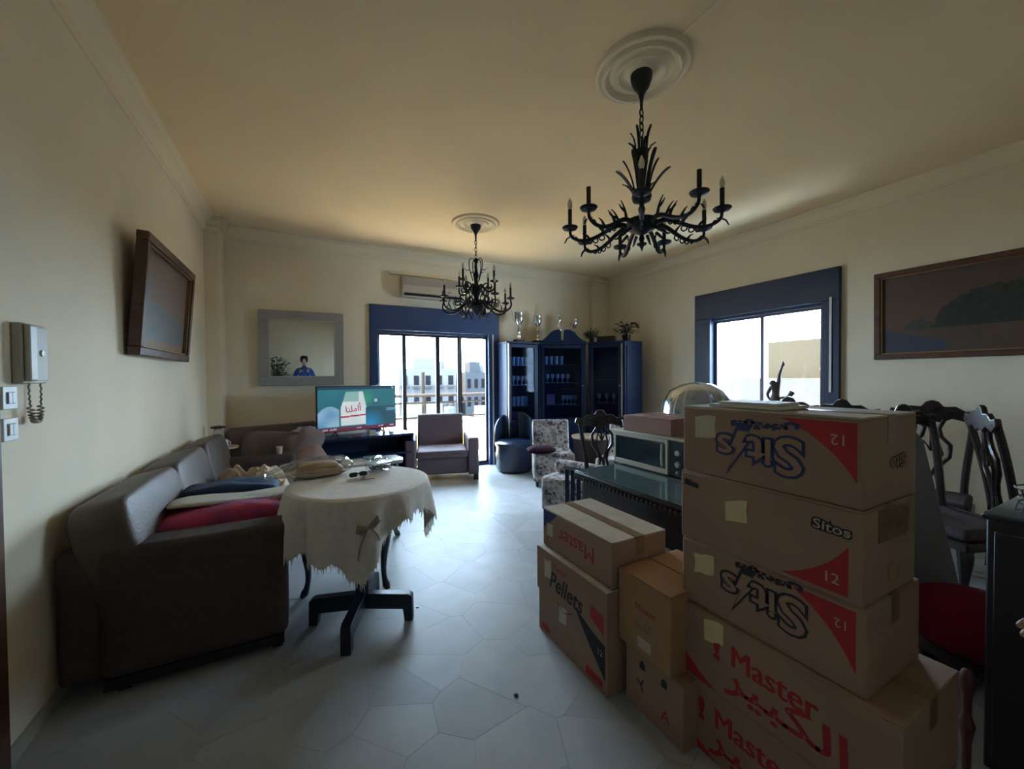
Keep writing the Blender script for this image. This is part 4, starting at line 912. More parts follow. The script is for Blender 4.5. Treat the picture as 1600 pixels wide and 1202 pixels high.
# pull out leaf end with dark fringe at the far left corner
lf_ = thing('magazine_rack', 'dark slatted rack with a shiny top rail beside the dining table end', 'rack', (2.02, 2.66, 0), rad(-4))
MB().tube([(-.13, 0, .72), (.30, 0, .72)], .014, 8, M=Matrix.Rotation(rad(-62), 4, 'Z')).build('top_rail', mat('shiny dark rail', (.10, .13, .16), .15, metal=.8), lf_)
for k in range(8):
    M = Matrix.Rotation(rad(-62), 4, 'Z'); B(0, 0, 0, 0, 0, 0) if False else None
    MB().box(-.12+k*.055, -.006, .08, -.085+k*.055, .006, .71, M).build('slat', M_HAZE_WOOD, lf_)
for x in (-.13, .30): MB().box(x-.015, -.10, 0, x+.015, .10, .08, Matrix.Rotation(rad(-62), 4, 'Z')).build('foot', M_HAZE_WOOD, lf_)
# microwave facing left
mw = thing('microwave_oven', 'cream microwave oven with a dark glass door on the dining table', 'microwave', (2.30, 1.80, DH))
CRM = mat('cream enamel', (.50, .47, .38), .4)
MB().box(.012, 0, .01, .46, .72, .265).build('housing', CRM, mw, bevel=.006)
MB().box(-.01, -.03, .265, .48, .75, .282).build('top_board', CRM, mw, bevel=.004)
fr = MB(); fr.box(-.008, .17, .01, .014, .19, .265); fr.box(-.008, .70, .01, .014, .72, .265); fr.box(-.008, .19, .235, .014, .70, .265); fr.box(-.008, .19, .01, .014, .70, .05)
dd = fr.build('door', CRM, mw, bevel=.003)
B(-.002, .19, .05, .006, .70, .235).build('door_glass', mat('oven dark glass', (.015, .035, .045), .08, coat=.5), dd, smooth=False)
MB().tube([(-.025, .205, .07), (-.03, .205, .15), (-.025, .205, .23)], .007, 8).build('door_handle', CRM, dd)
B(.0, .015, .02, .012, .16, .255).build('control_panel', mat('dark teal panel', (.02, .045, .06), .2), mw, bevel=.002)
for z, r in ((.18, .022), (.10, .022), (.045, .012)): MB().lathe([(0, 0), (r, 0), (r*.85, .016), (0, .018)], 16, M=Matrix.Translation((0, .085, z)) @ Matrix.Rotation(rad(-90), 4, 'Y')).build('knob', M_IVORY, mw)
for x, y in ((.05, .05), (.4, .05), (.05, .65), (.4, .65)): MB().lathe([(0, 0), (.015, 0), (.015, .01), (0, .01)], 10, (x, y, 0)).build('foot', M_BLACKPL, mw)

# ---------- cartons
def carton(name, lab, loc, dims, m=M_CARD, rz=0, prints=None, tape=True, group=None, topm=None, gap=.004, cat='box'):
    lx, ly, lz = dims; t = thing(name, lab, cat, loc, rz, group)
    b = MB(); th = .005
    b.box(0, 0, 0, lx, ly, lz-.008)
    b.build('carton_body', m, t, bevel=.004)
    MB().box(.001, .001, lz-.008, lx/2-gap, ly-.001, lz-.001).build('flap', topm or m, t, bevel=.002)
    MB().box(lx/2+gap, .001, lz-.008, lx-.001, ly-.001, lz-.001).build('flap', topm or m, t, bevel=.002)
    if tape:
        B(lx/2-.028, .0, lz-.001, lx/2+.028, ly, lz+.0004).build('tape', M_TAPE, t, smooth=False)
        B(lx/2-.028, -.0012, lz-.09, lx/2+.028, .0, lz).build('tape', M_TAPE, t, smooth=False)
    if prints: prints(t, lx, ly, lz)
    return t
def note(t, y, z, m=M_NOTE, s=.055, h=.06, tilt=0, ly=0, seed=0):
    r_ = random.Random(seed+int(z*100)); q = []
    for (a, b) in ((-1, -1), (-.3, -1), (.3, -1), (1, -1), (1, 0), (1, 1), (.3, 1), (-.4, 1), (-1, 1), (-1, .1)):
        q.append((y+s*a+r_.uniform(-.004, .004), z+h*b+r_.uniform(-.004, .004)+tilt*a*s))
    MB().prism(q, -.0016, -.0004, 'x').build('note', m, t, smooth=False)
def tri(t, pts, m=M_RED, x=-.0006):
    MB().prism(pts, x, 0, 'x').build('printed_corner', m, t, smooth=False)
def arc_corner(y0, y1, z0, z1, up_=True, n=10, bulge=.35):
    # corner patch: right angle at (y0,z?) near edge, curved long side
    # right-angle corner at (y0, zc); other ends (y1, zc) and (y0, zo)
    zc, zo = (z1, z0) if up_ else (z0, z1)
    A = Vector((y1, zc, 0)); Bq = Vector((y0, zo, 0)); Cq = Vector((y0, zc, 0)); mid = (A+Bq)/2; ctl = mid+(Cq-mid)*(-bulge if False else bulge)
    pts = [tuple(p.xy) for p in bez([A, ctl, Bq], n)]
    return [(y0, zc)]+pts
def logo(t, y, z, s, m, rot=0, ar=True, fill=None):
    """outlined snack logo with a lightning stroke, printed on the -X face; s = half its width"""
    fill = fill or M_CARD; sg = -1 if rot else 1
    L = (('S', .66, 1.06, 1.15, 0), ('i', .27, .80, 1.15, 0), ('t', .02, .88, 1.25, 0), ('s', -.68, .86, 1.25, .03))
    for c_, dx, k, wx, dz in L:
        for mm_, b_, x_ in ((m, .062, -.0008), (fill, .012, -.0016)):
            text(c_, s*k, mm_, t, (x_, y+sg*s*dx, z+sg*s*dz), AX_L, 'printed_logo', rot=rot, bold=s*b_, sx=wx)
    cy_ = y+.35*s
    def Q(k): return [(cy_-s*a*k, z+s*b*k) for a, b in [(.26, .44), (-.02, .44), (-.20, .0), (-.04, .0), (-.24, -.54), (.22, .14), (.08, .14)]]
    MB().prism(Q(1.22), -.0020, 0, 'x').build('printed_bolt', m, t, smooth=False); MB().prism(Q(.85), -.0026, 0, 'x').build('printed_bolt', fill, t, smooth=False)
    if ar:
        MB().prism([(y+sg*s*a, z-sg*s*b) for a, b in ((-.18, -.34), (.48, -.34), (.52, -.50), (.30, -.56), (-.14, -.56))], -.0006, 0, 'x').build('printed_patch', m, t, smooth=False) if False else None
        text('\uFEB1\uFEEE\uFE98\uFEF4\uFEB3', s*.27, m, t, (-.0012, y+sg*s*.16, z+s*.50), AX_L, 'printed_lettering', rot=rot, bold=s*.016, sx=1.6)
def end_logo(t, x, z, s, m):
    text('Sito', s, m, t, (x, -.0008, z), AX_F, 'printed_logo', rot=pi+rad(6), bold=s*.06, sx=1.2); text('Sito', s, M_CARD, t, (x, -.0014, z), AX_F, 'printed_logo', rot=pi+rad(6), bold=s*.008, sx=1.2)
SXX = 1.40; SY = .518; SW = .36; SL = .60
BIGD = (1.386, .43)
def p_top(t, lx, ly, lz):
    logo(t, .305, .128, .165, M_BLUE, rot=pi)
    tri(t, arc_corner(.014, .22, .075, lz-.018, True)); text('12', .045, M_CARDL, t, (-.0012, .058, lz-.070), AX_L, 'printed_number', rot=pi)
    note(t, ly-.10, lz-.080, M_NOTEW, .044, .042, -.1); end_logo(t, lx*.62, .12, .06, M_BLACK)
def p_second(t, lx, ly, lz):
    text('Sitos', .030, M_BLACK, t, (-.0008, ly-.048, lz-.050), AX_L, 'printed_logo', bold=.0025, sx=1.1, rot=-.1)
    text('Sitos', .042, M_BLACK, t, (-.0008, .078, lz-.072), AX_L, 'printed_logo', bold=.005, sx=1.2, rot=-.05); text('Sitos', .042, M_CARDL, t, (-.0014, .078, lz-.072), AX_L, 'printed_logo', bold=.0005, sx=1.2, rot=-.05)
    tri(t, arc_corner(.035, .22, .015, .165, False)); text('12', .045, M_CARDL, t, (-.0012, .078, .055), AX_L, 'printed_number')
    note(t, ly-.235, lz-.11, M_NOTE, .042, .038, -.2)
    o = MB(); o.tube([(lx*.55+.035*cos(q), -.001, .06+.03*sin(q)) for q in [2*pi*i/16 for i in range(16)]], .003, 5, closed=True); o.build('tape_scar', M_CARD2, t)
    B(lx*.25, -.0022, lz-.11, lx*.85, 0, lz-.012).build('tape', M_TAPE, t, smooth=False)
def p_third(t, lx, ly, lz):
    logo(t, .300, .150, .160, M_BLACK, rot=pi)
    tri(t, arc_corner(.025, .20, .06, lz-.02, True)); text('12', .038, M_CARDL, t, (-.0012, .06, lz-.072), AX_L, 'printed_number', rot=pi)
    note(t, ly-.10, lz-.084, M_NOTE, .042, .038, -.15)
def masterprint(t, y, z, s):
    for e in (-1, 1): text('Master', s*1.12, M_RED, t, (-.0009-.0002*e, y+.0024*e, z+s*.25), AX_L, 'printed_lettering', sx=.92)
    text('\uFEAE\uFEF4\uFE92\uFEDC\uFEDF\uFE8D', s*1.35, M_RED, t, (-.0008, y-.035, z-s*.55), AX_L, 'printed_lettering', bold=s*.02, sx=1.38)
    text('!', s*1.2, M_RED, t, (-.0008, y+.195, z+s*.18), AX_L, 'printed_lettering', bold=s*.05, sx=1.2)
def p_big(t, lx, ly, lz):
    masterprint(t, .335, .150, .098)
    tri(t, [(ly, .0), (ly, .20), (ly-.03, .14), (ly-.08, .07), (ly-.14, .03), (ly-.21, .0)]); note(t, ly-.20, lz-.058, M_NOTE, .040, .040, -.25)
def p_big2(t, lx, ly, lz):
    masterprint(t, .40, .150, .098)
    tri(t, [(ly, .0), (ly, .12), (ly-.08, .07), (ly-.14, .03), (ly-.21, .0)])
BH = .285
carton('carton', 'brown snack carton at the bottom of the tall stack, mostly below the frame', (BIGD[0], BIGD[1], 0), (.42, .74, BH), prints=p_big2)
carton('carton', 'large brown carton with red Master print, second from the floor in the tall stack', (BIGD[0]-.004, BIGD[1]-.003, BH), (.42, .74, .285), prints=p_big)
z0 = BH+.285
carton('carton', 'brown carton with black upside down logo, third from the floor in the tall stack', (SXX, SY-.008, z0), (.37, .615, .262), prints=p_third)
z1 = z0+.262
carton('carton', 'carton with a lone yellow note at its centre, second from the top', (SXX-.003, SY, z1), (.36, .61, .278), prints=p_second)
z2 = z1+.278
carton('carton', 'top carton of the tall stack with a big navy upside down logo', (SXX+.002, SY+.004, z2), (.37, .60, .268), prints=p_top, topm=M_CARDL)
zt = z2+.268
tag(MB().box(0, 0, 0, .19, .26, .012).box(.015, .02, .012, .17, .23, .022).build('flat_envelope', mat('white card', (.62, .62, .60), .6), bevel=.002), 'white flat folded card lying on the top carton', 'envelope').location = (SXX+.02, SY+.24, zt+.001)
# pellets stack
def p_pel(t, lx, ly, lz):
    text('Pellets', .135, M_BLACK, t, (-.0012, ly-.265, lz-.155), AX_L, 'printed_lettering', shear=.25, sx=.85, bold=.002, rot=-.05)
    text('Master', .045, M_RED, t, (-.0008, ly-.22, lz-.06), AX_L, 'printed_lettering', rot=-.05)
    MB().tube([(-.001, ly-.20-x, lz-.245-.02*sin(x*30)-.1*x) for x in [i*.012 for i in range(12)]], .0022, 4).build('printed_swash', M_BLACK, t)
    tri(t, arc_corner(.015, .24, .10, .26, True, bulge=.3)[:0] or [(.012, .07), (.012, .235), (.10, .255), (.25, .31), (.14, .19)], M_BLACK); text('12', .04, M_CARDL, t, (-.0012, .05, .185), AX_L, 'printed_number')
    tri(t, [(.02, .28), (.12, .32), (.115, .385), (.02, .37)], M_RED); tri(t, [(.03, .02), (.16, .02), (.15, .065), (.03, .06)], M_RED); tri(t, [(ly-.12, .02), (ly-.03, .02), (ly-.03, .055), (ly-.11, .06)], M_RED)
    note(t, ly-.10, lz-.10, M_NOTEW, .036, .05, -.2); note(t, ly-.25, .20, M_NOTEW, .034, .045, -.15)
PB = carton('carton', 'tall taped carton with black Pellets script standing on the floor', (1.225, 1.40, 0), (.16, .60, .495), prints=p_pel, topm=M_CARDL, tape=False)
MB().box(-.0005, -.004, .24, .0, .616, .49).build('overlap_flap', M_CARD, PB, bevel=.001)
def p_mas(t, lx, ly, lz):
    text('Master', .115, M_RED, t, (-.0008, ly/2-.02, lz/2+.0), AX_L, 'printed_lettering', rot=pi, sx=.98)
    tri(t, [(ly-.01, lz-.01), (ly-.15, lz-.01), (ly-.01, lz-.12)], M_BLUE); note(t, ly-.075, lz-.115, M_NOTEW, .032, .036, -.1)
t_ = carton('carton', 'brown carton with upside down red Master print on the Pellets carton', (1.262, 1.405, .497), (.36, .60, .222), prints=p_mas, topm=M_CARDL, gap=.03)
carton('carton', 'plain brown carton standing behind the Pellets carton under the Master carton', (1.40, 1.50, 0), (.34, .48, .49), tape=True)
def p_c(t, lx, ly, lz):
    text('Master', .042, M_RED, t, (-.0008, ly*.45, lz*.62), AX_L, 'printed_lettering'); text('\uFEAE\uFEF4\uFE92\uFEDC\uFEDF\uFE8D', .045, M_TAPE, t, (-.0008, ly*.5, lz*.40), AX_L, 'printed_lettering')
    tri(t, [(ly*.35, .03), (ly*.6, .03), (ly*.6, .08), (ly*.35, .08)], M_CARDL)
carton('carton', 'orange brown carton with a small red Master print beside the tall stack', (1.292, 1.095, .272), (.40, .30, .335), m=M_CARD2, prints=p_c, tape=False)
def p_d(t, lx, ly, lz):
    for y in (.08, .20): tri(t, [(y, .20), (y+.03, .20), (y+.03, .225), (y+.015, .24), (y, .225)], M_BLACK)
    text('Y', .075, M_BLACK, t, (-.0008, .22, .12), AX_L, 'printed_lettering', rot=.3); text('A', .07, M_RED, t, (-.0008, .09, .08), AX_L, 'printed_lettering')
carton('carton', 'worn brown carton on the floor under the orange brown carton', (1.305, 1.045, 0), (.40, .315, .27), prints=p_d, tape=False)
def p_e(t, lx, ly, lz):
    tri(t, [(.10, .035), (ly-.06, .045), (ly-.06, .07), (.10, .06)], M_BLACK); text('SALSA', .028, M_BLACK, t, (lx*.5, -.0008, lz*.5), AX_F, 'printed_lettering')
carton('carton', 'low reddish carton lying on the microwave oven', (2.33, 1.97, DH+.283), (.42, .46, .125), m=mat('reddish corrugated board', (.34, .19, .15), .8, var=.1), prints=None, tape=True, rz=rad(2))
dm = thing('food_cover', 'clear domed food cover with white rim behind the reddish carton', 'food cover', (2.98, 2.25, 1.17))
MB().lathe([(0, .27), (.12, .26), (.22, .205), (.275, .11), (.29, 0), (.286, 0), (.27, .11), (.215, .2), (.12, .254), (0, .264)], 40).build('dome', glass_mat('milky clear plastic', (.80, .86, .90), .9, .15), dm)
for q in (0, pi/3, 2*pi/3): MB().tube([(.292*cos(a)*cos(q), .292*cos(a)*sin(q), .275*sin(a)) for a in [pi*i/20 for i in range(21)]], .004, 6).build('rib', M_WHITE, dm)
MB().tube([(.292*cos(a), .292*sin(a), 0) for a in [2*pi*i/40 for i in range(40)]], .006, 6, closed=True).build('rim', M_WHITE, dm)
hs = thing('plant_stand', 'dark stand carrying the food cover behind the dining table', 'stand', (2.98, 2.25, 0))
MB().lathe([(0, 1.13), (.27, 1.13), (.27, 1.165), (0, 1.165)], 30).build('top', M_WOOD, hs); MB().lathe([(0, 0), (.18, 0), (.05, .05), (.03, .5), (.05, 1.0), (.03, 1.13), (0, 1.13)], 18).build('pedestal', M_WOOD, hs)

# ---------- carved dining chairs
def dining_chair(lab, loc, rz, hb=1.25, grp=None):
    t = thing('dining_chair', lab, 'chair', loc, rz, grp)
    MB().box(-.25, -.24, .42, .25, .24, .50).build('seat', mat('dark seat fabric', (.05, .035, .04), .8), t, bevel=.03, seg=3)
    MB().box(-.26, -.25, .36, .26, .25, .42).build('seat_rail', M_WOOD, t, bevel=.01)
    s = hb
    k = .10
    for g in (-1, 1):
        q = bez([(g*.20, .22, .40), (g*.19, .24, .7), (g*.25, .30, .95), (g*.235, .34, s-.10)], 10); MB().tube(q, [.024]*11, 8).build('back_post', M_WOOD, t)
    top_ = [(-.29, .0), (-.27, .06), (-.20, .045), (-.14, .085), (-.07, .08), (-.04, .125), (0, .14), (.04, .125), (.07, .08), (.14, .085), (.20, .045), (.27, .06), (.29, 0)]
    bot_ = [(.22, -.05), (.12, -.02), (.06, -.06), (0, -.045), (-.06, -.06), (-.12, -.02), (-.22, -.05)]
    cr_ = MB().prism([(x, s-.12+z) for x, z in top_+bot_], .325, .36, 'y'); 
    cr_.build('crest_rail', M_WOOD, t, bevel=.010)
    cv = MB()
    for x, z, r in ((0, .055, .030), (-.10, .03, .022), (.10, .03, .022), (-.20, .0, .02), (.20, .0, .02), (-.06, .0, .016), (.06, .0, .016)): cv.blob(r*2, .02, r*2, n=10, m=6, c=(x, .322, s-.12+z))
    cv.build('carving', M_WOOD, t, kind='stuff')
    sp_ = MB()
    sp_.prism([(-.05, .42), (-.075, .60), (-.035, .70), (-.10, .85), (-.095, 1.0), (-.05, s-.15), (.05, s-.15), (.095, 1.0), (.10, .85), (.035, .70), (.075, .60), (.05, .42)], .25, .27, 'y', Matrix.Identity(4)) if False else None
    for g in (-1, 1):
        sp_.tube([(g*x, .245+.08*(z-.42)/.7, z) for x, z in ((.03, .43), (.06, .52), (.035, .62), (.055, .70), (.11, .78), (.115, .88), (.06, .95), (.045, 1.02), (.075, s-.15))], .016, 7)
        sp_.tube([(g*x, .255+.08*(z-.42)/.7, z) for x, z in ((.0, .60), (.035, .70), (.065, .80), (.045, .90), (0, .82))], .012, 6)
    sp_.tube([(0, .245, .43), (0, .26, .62)], .014, 6); sp_.tube([(0, .30, .82), (0, .325, s-.15)], .012, 6)
    sp_.build('pierced_splat', M_WOOD, t)
    for g in (-1, 1):
        cab(g*.21, -.20, .37).build('leg', M_WOOD, t)
        MB().tube([(g*.21, .21, .38), (g*.215, .24, 0)], [.022, .016], 8).build('leg', M_WOOD, t)
    return t
d0 = dining_chair('carved dark dining chair with a pierced back standing left of the microwave', (2.72, 2.98, 0), rad(-16), 1.13)
d1 = dining_chair('carved dining chair by the right wall left of the statue, crest above the top carton', (4.10, 2.95, 0), rad(-78), 1.25)
dup(d1, (4.36, 2.36, 0), rad(-82), 'carved dining chair directly in front of the statue, its crest at the top carton')
dup(d1, (4.22, 1.78, 0), rad(-76), 'carved dining chair right of the statue, its crest under the window corner')
dup(d1, (4.62, 1.30, 0), rad(-80), 'carved dining chair with the broad crest just right of the top carton')
dup(d1, (4.02, .98, 0), rad(-22), 'carved dining chair seen obliquely in front of the broad crested chair')
dup(d1, (4.62, .66, 0), rad(28), 'carved dining chair seen edge on, closest to the right wall')

# statue by the window
M_BRONZE = mat('dull bronze', (.10, .065, .07), .5)
cs_ = thing('console_table', 'narrow dark console under the right window carrying the statue', 'table', (5.22, 2.85, 0))
MB().box(-.18, -.50, .86, .18, .50, .90).build('table_top', M_WOOD, cs_, bevel=.01)
for x in (-.14, .14):
    for y in (-.45, .45): cab(x*.9, y, .86).build('leg', M_WOOD, cs_)
su = thing('dancer_statue', 'bronze statue of two dancing figures, one arm raised, before the window', 'statue', (5.18, 2.80, .90), rad(-60))
def skin(name, joints, edges, m, parent, sub=2, root=0):
    me = bpy.data.meshes.new(name); me.from_pydata([j[:3] for j in joints], edges, []); me.materials.append(m)
    o = bpy.data.objects.new(name, me); COL.objects.link(o); o.parent = parent
    md = o.modifiers.new('skin', 'SKIN'); md.use_smooth_shade = True
    if not me.skin_vertices: pass
    sv = me.skin_vertices[0].data if me.skin_vertices else None
    for i, j in enumerate(joints): sv[i].radius = (j[3], j[4] if len(j) > 4 else j[3])
    sv[root].use_root = True
    s = o.modifiers.new('sub', 'SUBSURF'); s.levels = sub; s.render_levels = sub
    return o
def ensure_skin(me):
    return me
_old = skin
def skin(name, joints, edges, m, parent, sub=2, root=0):
    me = bpy.data.meshes.new(name); me.from_pydata([j[:3] for j in joints], edges, []); me.materials.append(m)
    o = bpy.data.objects.new(name, me); COL.objects.link(o); o.parent = parent
    import bmesh
    bm = bmesh.new(); bm.from_mesh(me); L = bm.verts.layers.skin.verify()
    for v, j in zip(bm.verts, joints): v[L].radius = (j[3], j[4] if len(j) > 4 else j[3]); v[L].use_root = False
    bm.verts.ensure_lookup_table(); bm.verts[root][L].use_root = True
    bm.to_mesh(me); bm.free()
    md = o.modifiers.new('skin', 'SKIN'); md.use_smooth_shade = True
    s = o.modifiers.new('sub', 'SUBSURF'); s.levels = sub; s.render_levels = sub
    return o
MB().lathe([(0, 0), (.16, 0), (.16, .03), (.13, .05), (0, .05)], 30).build('base', M_BRONZE, su)
S1 = [(a, b, c, *[q*1.22 for q in r]) for a, b, c, *r in [(0, 0, .30, .045), (.0, 0, .38, .035), (-.01, 0, .46, .05, .04), (-.02, 0, .50, .025), (-.055, .0, .535, .036), (.03, 0, .50, .022), (.035, .0, .60, .017), (.06, .0, .69, .012), (.072, 0, .735, .014), (.078, 0, .775, .005), (.095, 0, .745, .005), (-.05, 0, .46, .02), (-.09, .02, .36, .014), (-.05, .04, .28, .012), (.03, .0, .18, .032), (.02, .0, .05, .018), (-.05, .02, .20, .030), (-.08, .04, .06, .018)]]
E1 = [(0, 1), (1, 2), (2, 3), (3, 4), (2, 5), (5, 6), (6, 7), (7, 8), (8, 9), (8, 10), (2, 11), (11, 12), (12, 13), (0, 14), (14, 15), (0, 16), (16, 17)]
skin('dancer', S1, E1, M_BRONZE, su)
S2 = [(.12, -.02, .22, .04), (.12, -.02, .31, .045), (.135, -.02, .345, .022), (.175, -.02, .41, .042, .045), (.06, -.02, .33, .016), (.02, .0, .30, .013), (.12, 0, .12, .03), (.10, 0, .04, .018), (.17, 0, .12, .03), (.2, 0, .04, .018)]
skin('dancer', S2, [(0, 1), (1, 2), (2, 3), (1, 4), (4, 5), (0, 6), (6, 7), (0, 8), (8, 9)], M_BRONZE, su)

# leaning grey board
gb = thing('folded_table_top', 'large slate grey folded board leaning behind the tall carton stack', 'board', (2.83, 1.0, 0), -.485)
MB().prism([(-.10, .02), (.53, .02), (.49, .28), (.27, 1.13), (.21, 1.20), (-.10, 1.20)], 0, .025, 'y').build('panel', mat('slate grey laminate', (.15, .155, .18), .5, var=.1, scale=3), gb, bevel=.005)
MB().box(-.02, -.03, 0, .50, .06, .03).build('foot_bar', M_BLACKPL, gb)
# red armchair
ra = thing('stool', 'round red velvet pouf stool on dark turned legs behind the stack', 'stool', (2.92, .60, 0))
MB().blob(.62, .62, .26, e=.9, n=36, m=16, c=(0, 0, .27)).build('seat', mat('crimson velvet', (.15, .003, .022), .9, spec=.2), ra)
MB().lathe([(0, .12), (.25, .12), (.26, .18), (0, .2)], 30).build('frame', M_WOOD, ra)
for k in range(4): MB().lathe([(0, 0), (.018, 0), (.03, .06), (.02, .1), (.03, .14), (0, .14)], 12, (.2*cos(k*pi/2+.5), .2*sin(k*pi/2+.5), 0)).build('leg', M_WOOD, ra)
wk = thing('wooden_post', 'reddish wooden turned post standing behind the large carton', 'post', (1.93, .44, 0)); wk.scale = (.6, .6, .93)
MB().lathe([(0, 0), (.08, 0), (.08, .02), (.018, .04), (.02, .30), (.035, .36), (.018, .40), (.02, .46), (.032, .50), (.034, .53), (.02, .555), (0, .56)], 18).build('post', mat('red brown wood', (.10, .025, .025), .4), wk)

# right sideboard with kettle
sb = thing('sideboard', 'tall black sideboard with a glass top at the right edge of the view', 'sideboard', (2.20, -.62, 0))
MB().box(0, 0, .05, .62, 1.08, .97).build('body', mat('black lacquer', (.009, .009, .013), .45), sb, bevel=.006); MB().box(-.01, -.01, .97, .64, 1.09, .985).build('top_panel', M_WOOD, sb, bevel=.003)
B(.0, .0, .985, .63, 1.08, .992).build('glass_sheet', MATS['green tinted glass sheet'], sb, smooth=False)
for k in range(3): MB().box(-.006, .03+k*.35, .10, .0, .36+k*.35, .93).build('door', MATS['black lacquer'], sb, bevel=.003)
B(.03, .02, 0, .6, 1.06, .05).build('plinth', M_BLACKPL, sb)
kt = thing('jug', 'pale teal plastic jug with a curved handle on the sideboard', 'jug', (2.50, .30, .992))
MB().lathe([(0, 0), (.055, 0), (.065, .02), (.068, .10), (.05, .16), (.055, .19), (.05, .19), (.045, .16), (.06, .1), (.055, .01), (0, .01)], 22).build('body', mat('pale teal plastic', (.42, .60, .60), .35), kt)
MB().tube(bez([(-.05, 0, .17), (-.12, 0, .19), (-.13, 0, .08), (-.06, 0, .05)], 10), .008, 8).build('handle', MATS['pale teal plastic'], kt)
wr_ = thing('wire_basket', 'wire basket with a looped handle behind the jug', 'basket', (2.56, .36, .992))
for z, r in ((.01, .09), (.05, .10)): MB().tube([(r*cos(q), r*sin(q), z) for q in [2*pi*i/24 for i in range(24)]], .003, 5, closed=True).build('ring', M_BAR, wr_)
MB().tube(bez([(-.10, 0, .05), (-.10, 0, .22), (.10, 0, .22), (.10, 0, .05)], 14), .004, 6).build('handle', M_BAR, wr_)
for k in range(8): MB().tube([(.09*cos(k*pi/4), .09*sin(k*pi/4), .01), (.10*cos(k*pi/4), .10*sin(k*pi/4), .05)], .0025, 5).build('wire', M_BAR, wr_)

# floor crumbs
for k, (x, y, lab) in enumerate(((.63, 2.55, 'tiny dark crumb on the floor right of the pedestal foot'), (.86, 1.62, 'tiny dark crumb on the floor in the middle of the aisle'))):
    tag(MB().blob(.022, .014, .008, n=8, m=5, amp=.003, c=(0, 0, .004)).build('crumb', M_BLACKPL), lab, 'crumb').location = (x, y, 0)

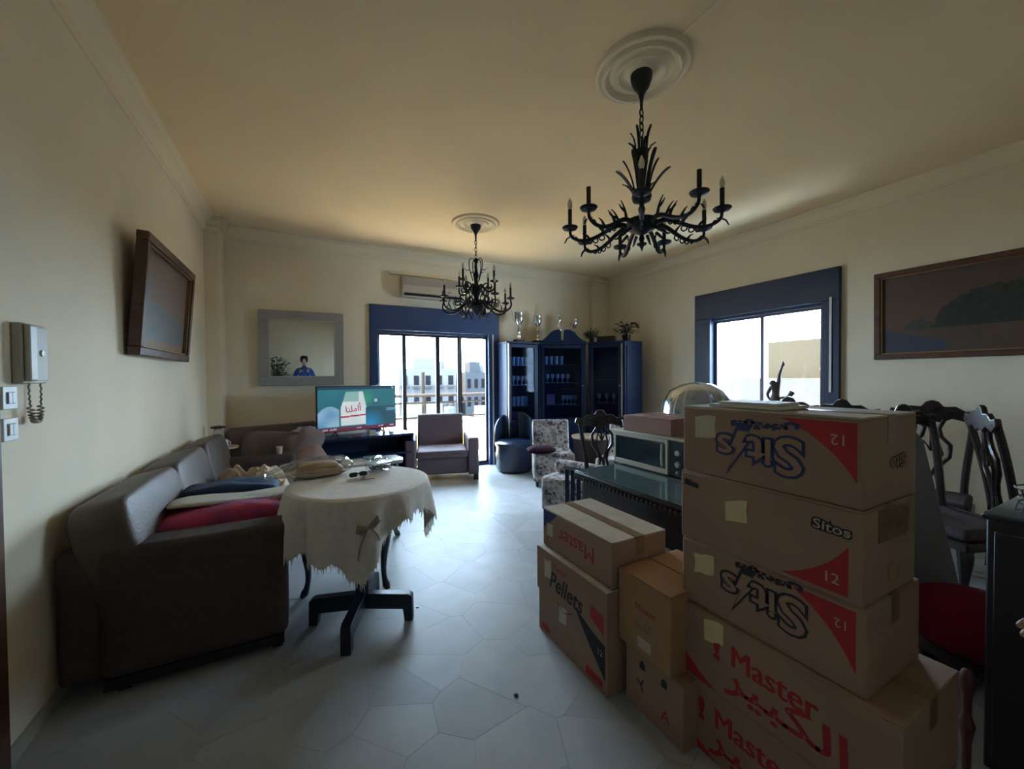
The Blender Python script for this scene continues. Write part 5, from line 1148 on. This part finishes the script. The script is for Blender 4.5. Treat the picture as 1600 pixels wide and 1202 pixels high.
# ================================================================ PEOPLE
def person(lab, loc, rz, pose, shirt, trousers, hair, sc=1.0):
    t = thing('person', lab, 'person', loc, rz); t.scale = (sc, sc, sc)
    P = pose
    J = [(0, 0, .98, .14, .11), (0, 0, 1.12, .13, .10), (0, 0, 1.28, .16, .11), (0, 0, 1.42, .13, .08), (0, 0, 1.50, .055), (0, -.01, 1.56, .055),
         (-.17, 0, 1.42, .06), P['le']+(.042,), P['lw']+(.028,), (.17, 0, 1.42, .06), P['re']+(.042,), P['rw']+(.028,),
         (-.09, 0, .88, .085), (-.10, -.01, .50, .058), (-.10, .02, .09, .042), (-.10, -.13, .035, .035, .045), (.09, 0, .88, .085), (.10, -.01, .50, .058), (.10, .02, .09, .042), (.10, -.13, .035, .035, .045)]
    E_ = [(0, 1), (1, 2), (2, 3), (3, 4), (4, 5), (3, 6), (6, 7), (7, 8), (3, 9), (9, 10), (10, 11), (0, 12), (12, 13), (13, 14), (14, 15), (0, 16), (16, 17), (17, 18), (18, 19)]
    skin('body', J, E_, shirt, t)
    # trousers, as a looser skin over the legs
    JT = [(0, 0, .96, .145, .12), (-.09, 0, .86, .10), (-.10, -.01, .50, .075), (-.10, .02, .12, .062), (.09, 0, .86, .10), (.10, -.01, .50, .075), (.10, .02, .12, .062)]
    skin('trousers', JT, [(0, 1), (1, 2), (2, 3), (0, 4), (4, 5), (5, 6)], trousers, t)
    def hf(u, v):
        a = 2*pi*u; b = -pi/2+pi*v; x = cos(b)*cos(a); y = cos(b)*sin(a); z = sin(b)
        w_ = .078*(1-.18*max(0, -z)); p = Vector((x*w_, y*.098, z*.118))
        if y < 0: p.y += -.022*math.exp(-((x/.18)**2+((z+.12)/.22)**2)) ; p.y += .008*(math.exp(-(((abs(x)-.38)/.16)**2+((z-.08)/.12)**2))); p.y -= .007*math.exp(-((x/.3)**2+((z+.52)/.10)**2))
        return p+Vector((0, -.015, 1.665))
    hd = MB().grid(hf, 40, 30, cu=True).build('head', M_SKIN, t)
    for g in (-1, 1):
        MB().blob(.022, .014, .012, n=10, m=6, c=(g*.030, -.100, 1.672)).build('eye', M_BLACKPL, hd); MB().blob(.016, .035, .055, n=10, m=8, c=(g*.080, -.01, 1.66)).build('ear', M_SKIN, hd)
    MB().blob(.045, .014, .012, n=10, m=6, c=(0, -.106, 1.607)).build('mouth', mat('lips', (.4, .15, .13), .5), hd)
    MB().blob(.19, .22, .20, amp=.014, fr=22, n=36, m=18, c=(0, .012, 1.72)).build('hair', hair, t)
    for w_k, sgn in (('lw', -1), ('rw', 1)):
        wv = Vector(P[w_k]); d = (wv-Vector(P['le' if w_k == 'lw' else 're'])).normalized(); side = Vector(P.get('side', (0, 0, 1))); side = (side-d*side.dot(d)).normalized(); nrm = d.cross(side)
        H_ = [tuple(wv)+(.024,), tuple(wv+d*.05)+(.030, .016), tuple(wv+d*.085)+(.030, .014)]; EH = [(0, 1), (1, 2)]
        skin('hand', H_, EH, M_SKIN, t, 1)
        for f_, (off, L) in enumerate(((.028, .068), (.010, .076), (-.009, .070), (-.027, .055))):
            a0 = wv+d*.080+side*off; c1 = a0+d*L*.45+nrm*.004*P.get('curl', 1); c2 = c1+(d*.6+nrm*.8*P.get('curl', 1)).normalized()*L*.33; c3 = c2+(d*.1+nrm*P.get('curl', 1)).normalized()*L*.26
            skin('finger', [tuple(a0)+(.009,), tuple(c1)+(.0085,), tuple(c2)+(.0078,), tuple(c3)+(.0065,)], [(0, 1), (1, 2), (2, 3)], M_SKIN, t, 1)
        a0 = wv+d*.035+side*.025; c1 = a0+(d*.5+side*.8).normalized()*.04; c2 = c1+(d*.9+side*.3+nrm*.3).normalized()*.032
        skin('thumb', [tuple(a0)+(.011,), tuple(c1)+(.010,), tuple(c2)+(.008,)], [(0, 1), (1, 2)], M_SKIN, t, 1)
    return t
blue_shirt = mat('blue shirt', (.02, .07, .28), .8)
pp = person('person in a blue shirt holding up a phone, seen only in the wall mirror', (.0, -.42, 0), rad(180), dict(le=(-.27, -.10, 1.18), lw=(-.12, -.30, 1.36), re=(.27, -.10, 1.18), rw=(.12, -.30, 1.36), side=(0, 0, 1)), blue_shirt, mat('dark trousers', (.02, .02, .03), .8), mat('dark hair', (.012, .01, .01), .6))
ph = thing('phone', 'black phone held up by the person in the mirror', 'phone', (0, -.045, 1.455))
MB().box(-.08, -.008, -.035, .08, .0, .04).build('housing', M_BLACKPL, ph, bevel=.003)
person('person in dark clothes just beyond the right edge, only curled fingers in view', (1.80, -.20, 0), rad(172), dict(le=(-.26, .0, 1.10), lw=(-.24, -.10, .84), re=(.20, -.08, 1.12), rw=(.262, -.32, .935), side=(.0, 0, 1), curl=-1), mat('black sweater', (.015, .015, .02), .9), mat('dark trousers', (.02, .02, .03), .8), mat('dark hair', (.012, .01, .01), .6))
plant('tall_plant', 'tall dark spiky plant behind the viewer, seen in the mirror edge', -.74, -1.0, 0, .42, 90, 21, pot=.16, hgt=3.9)
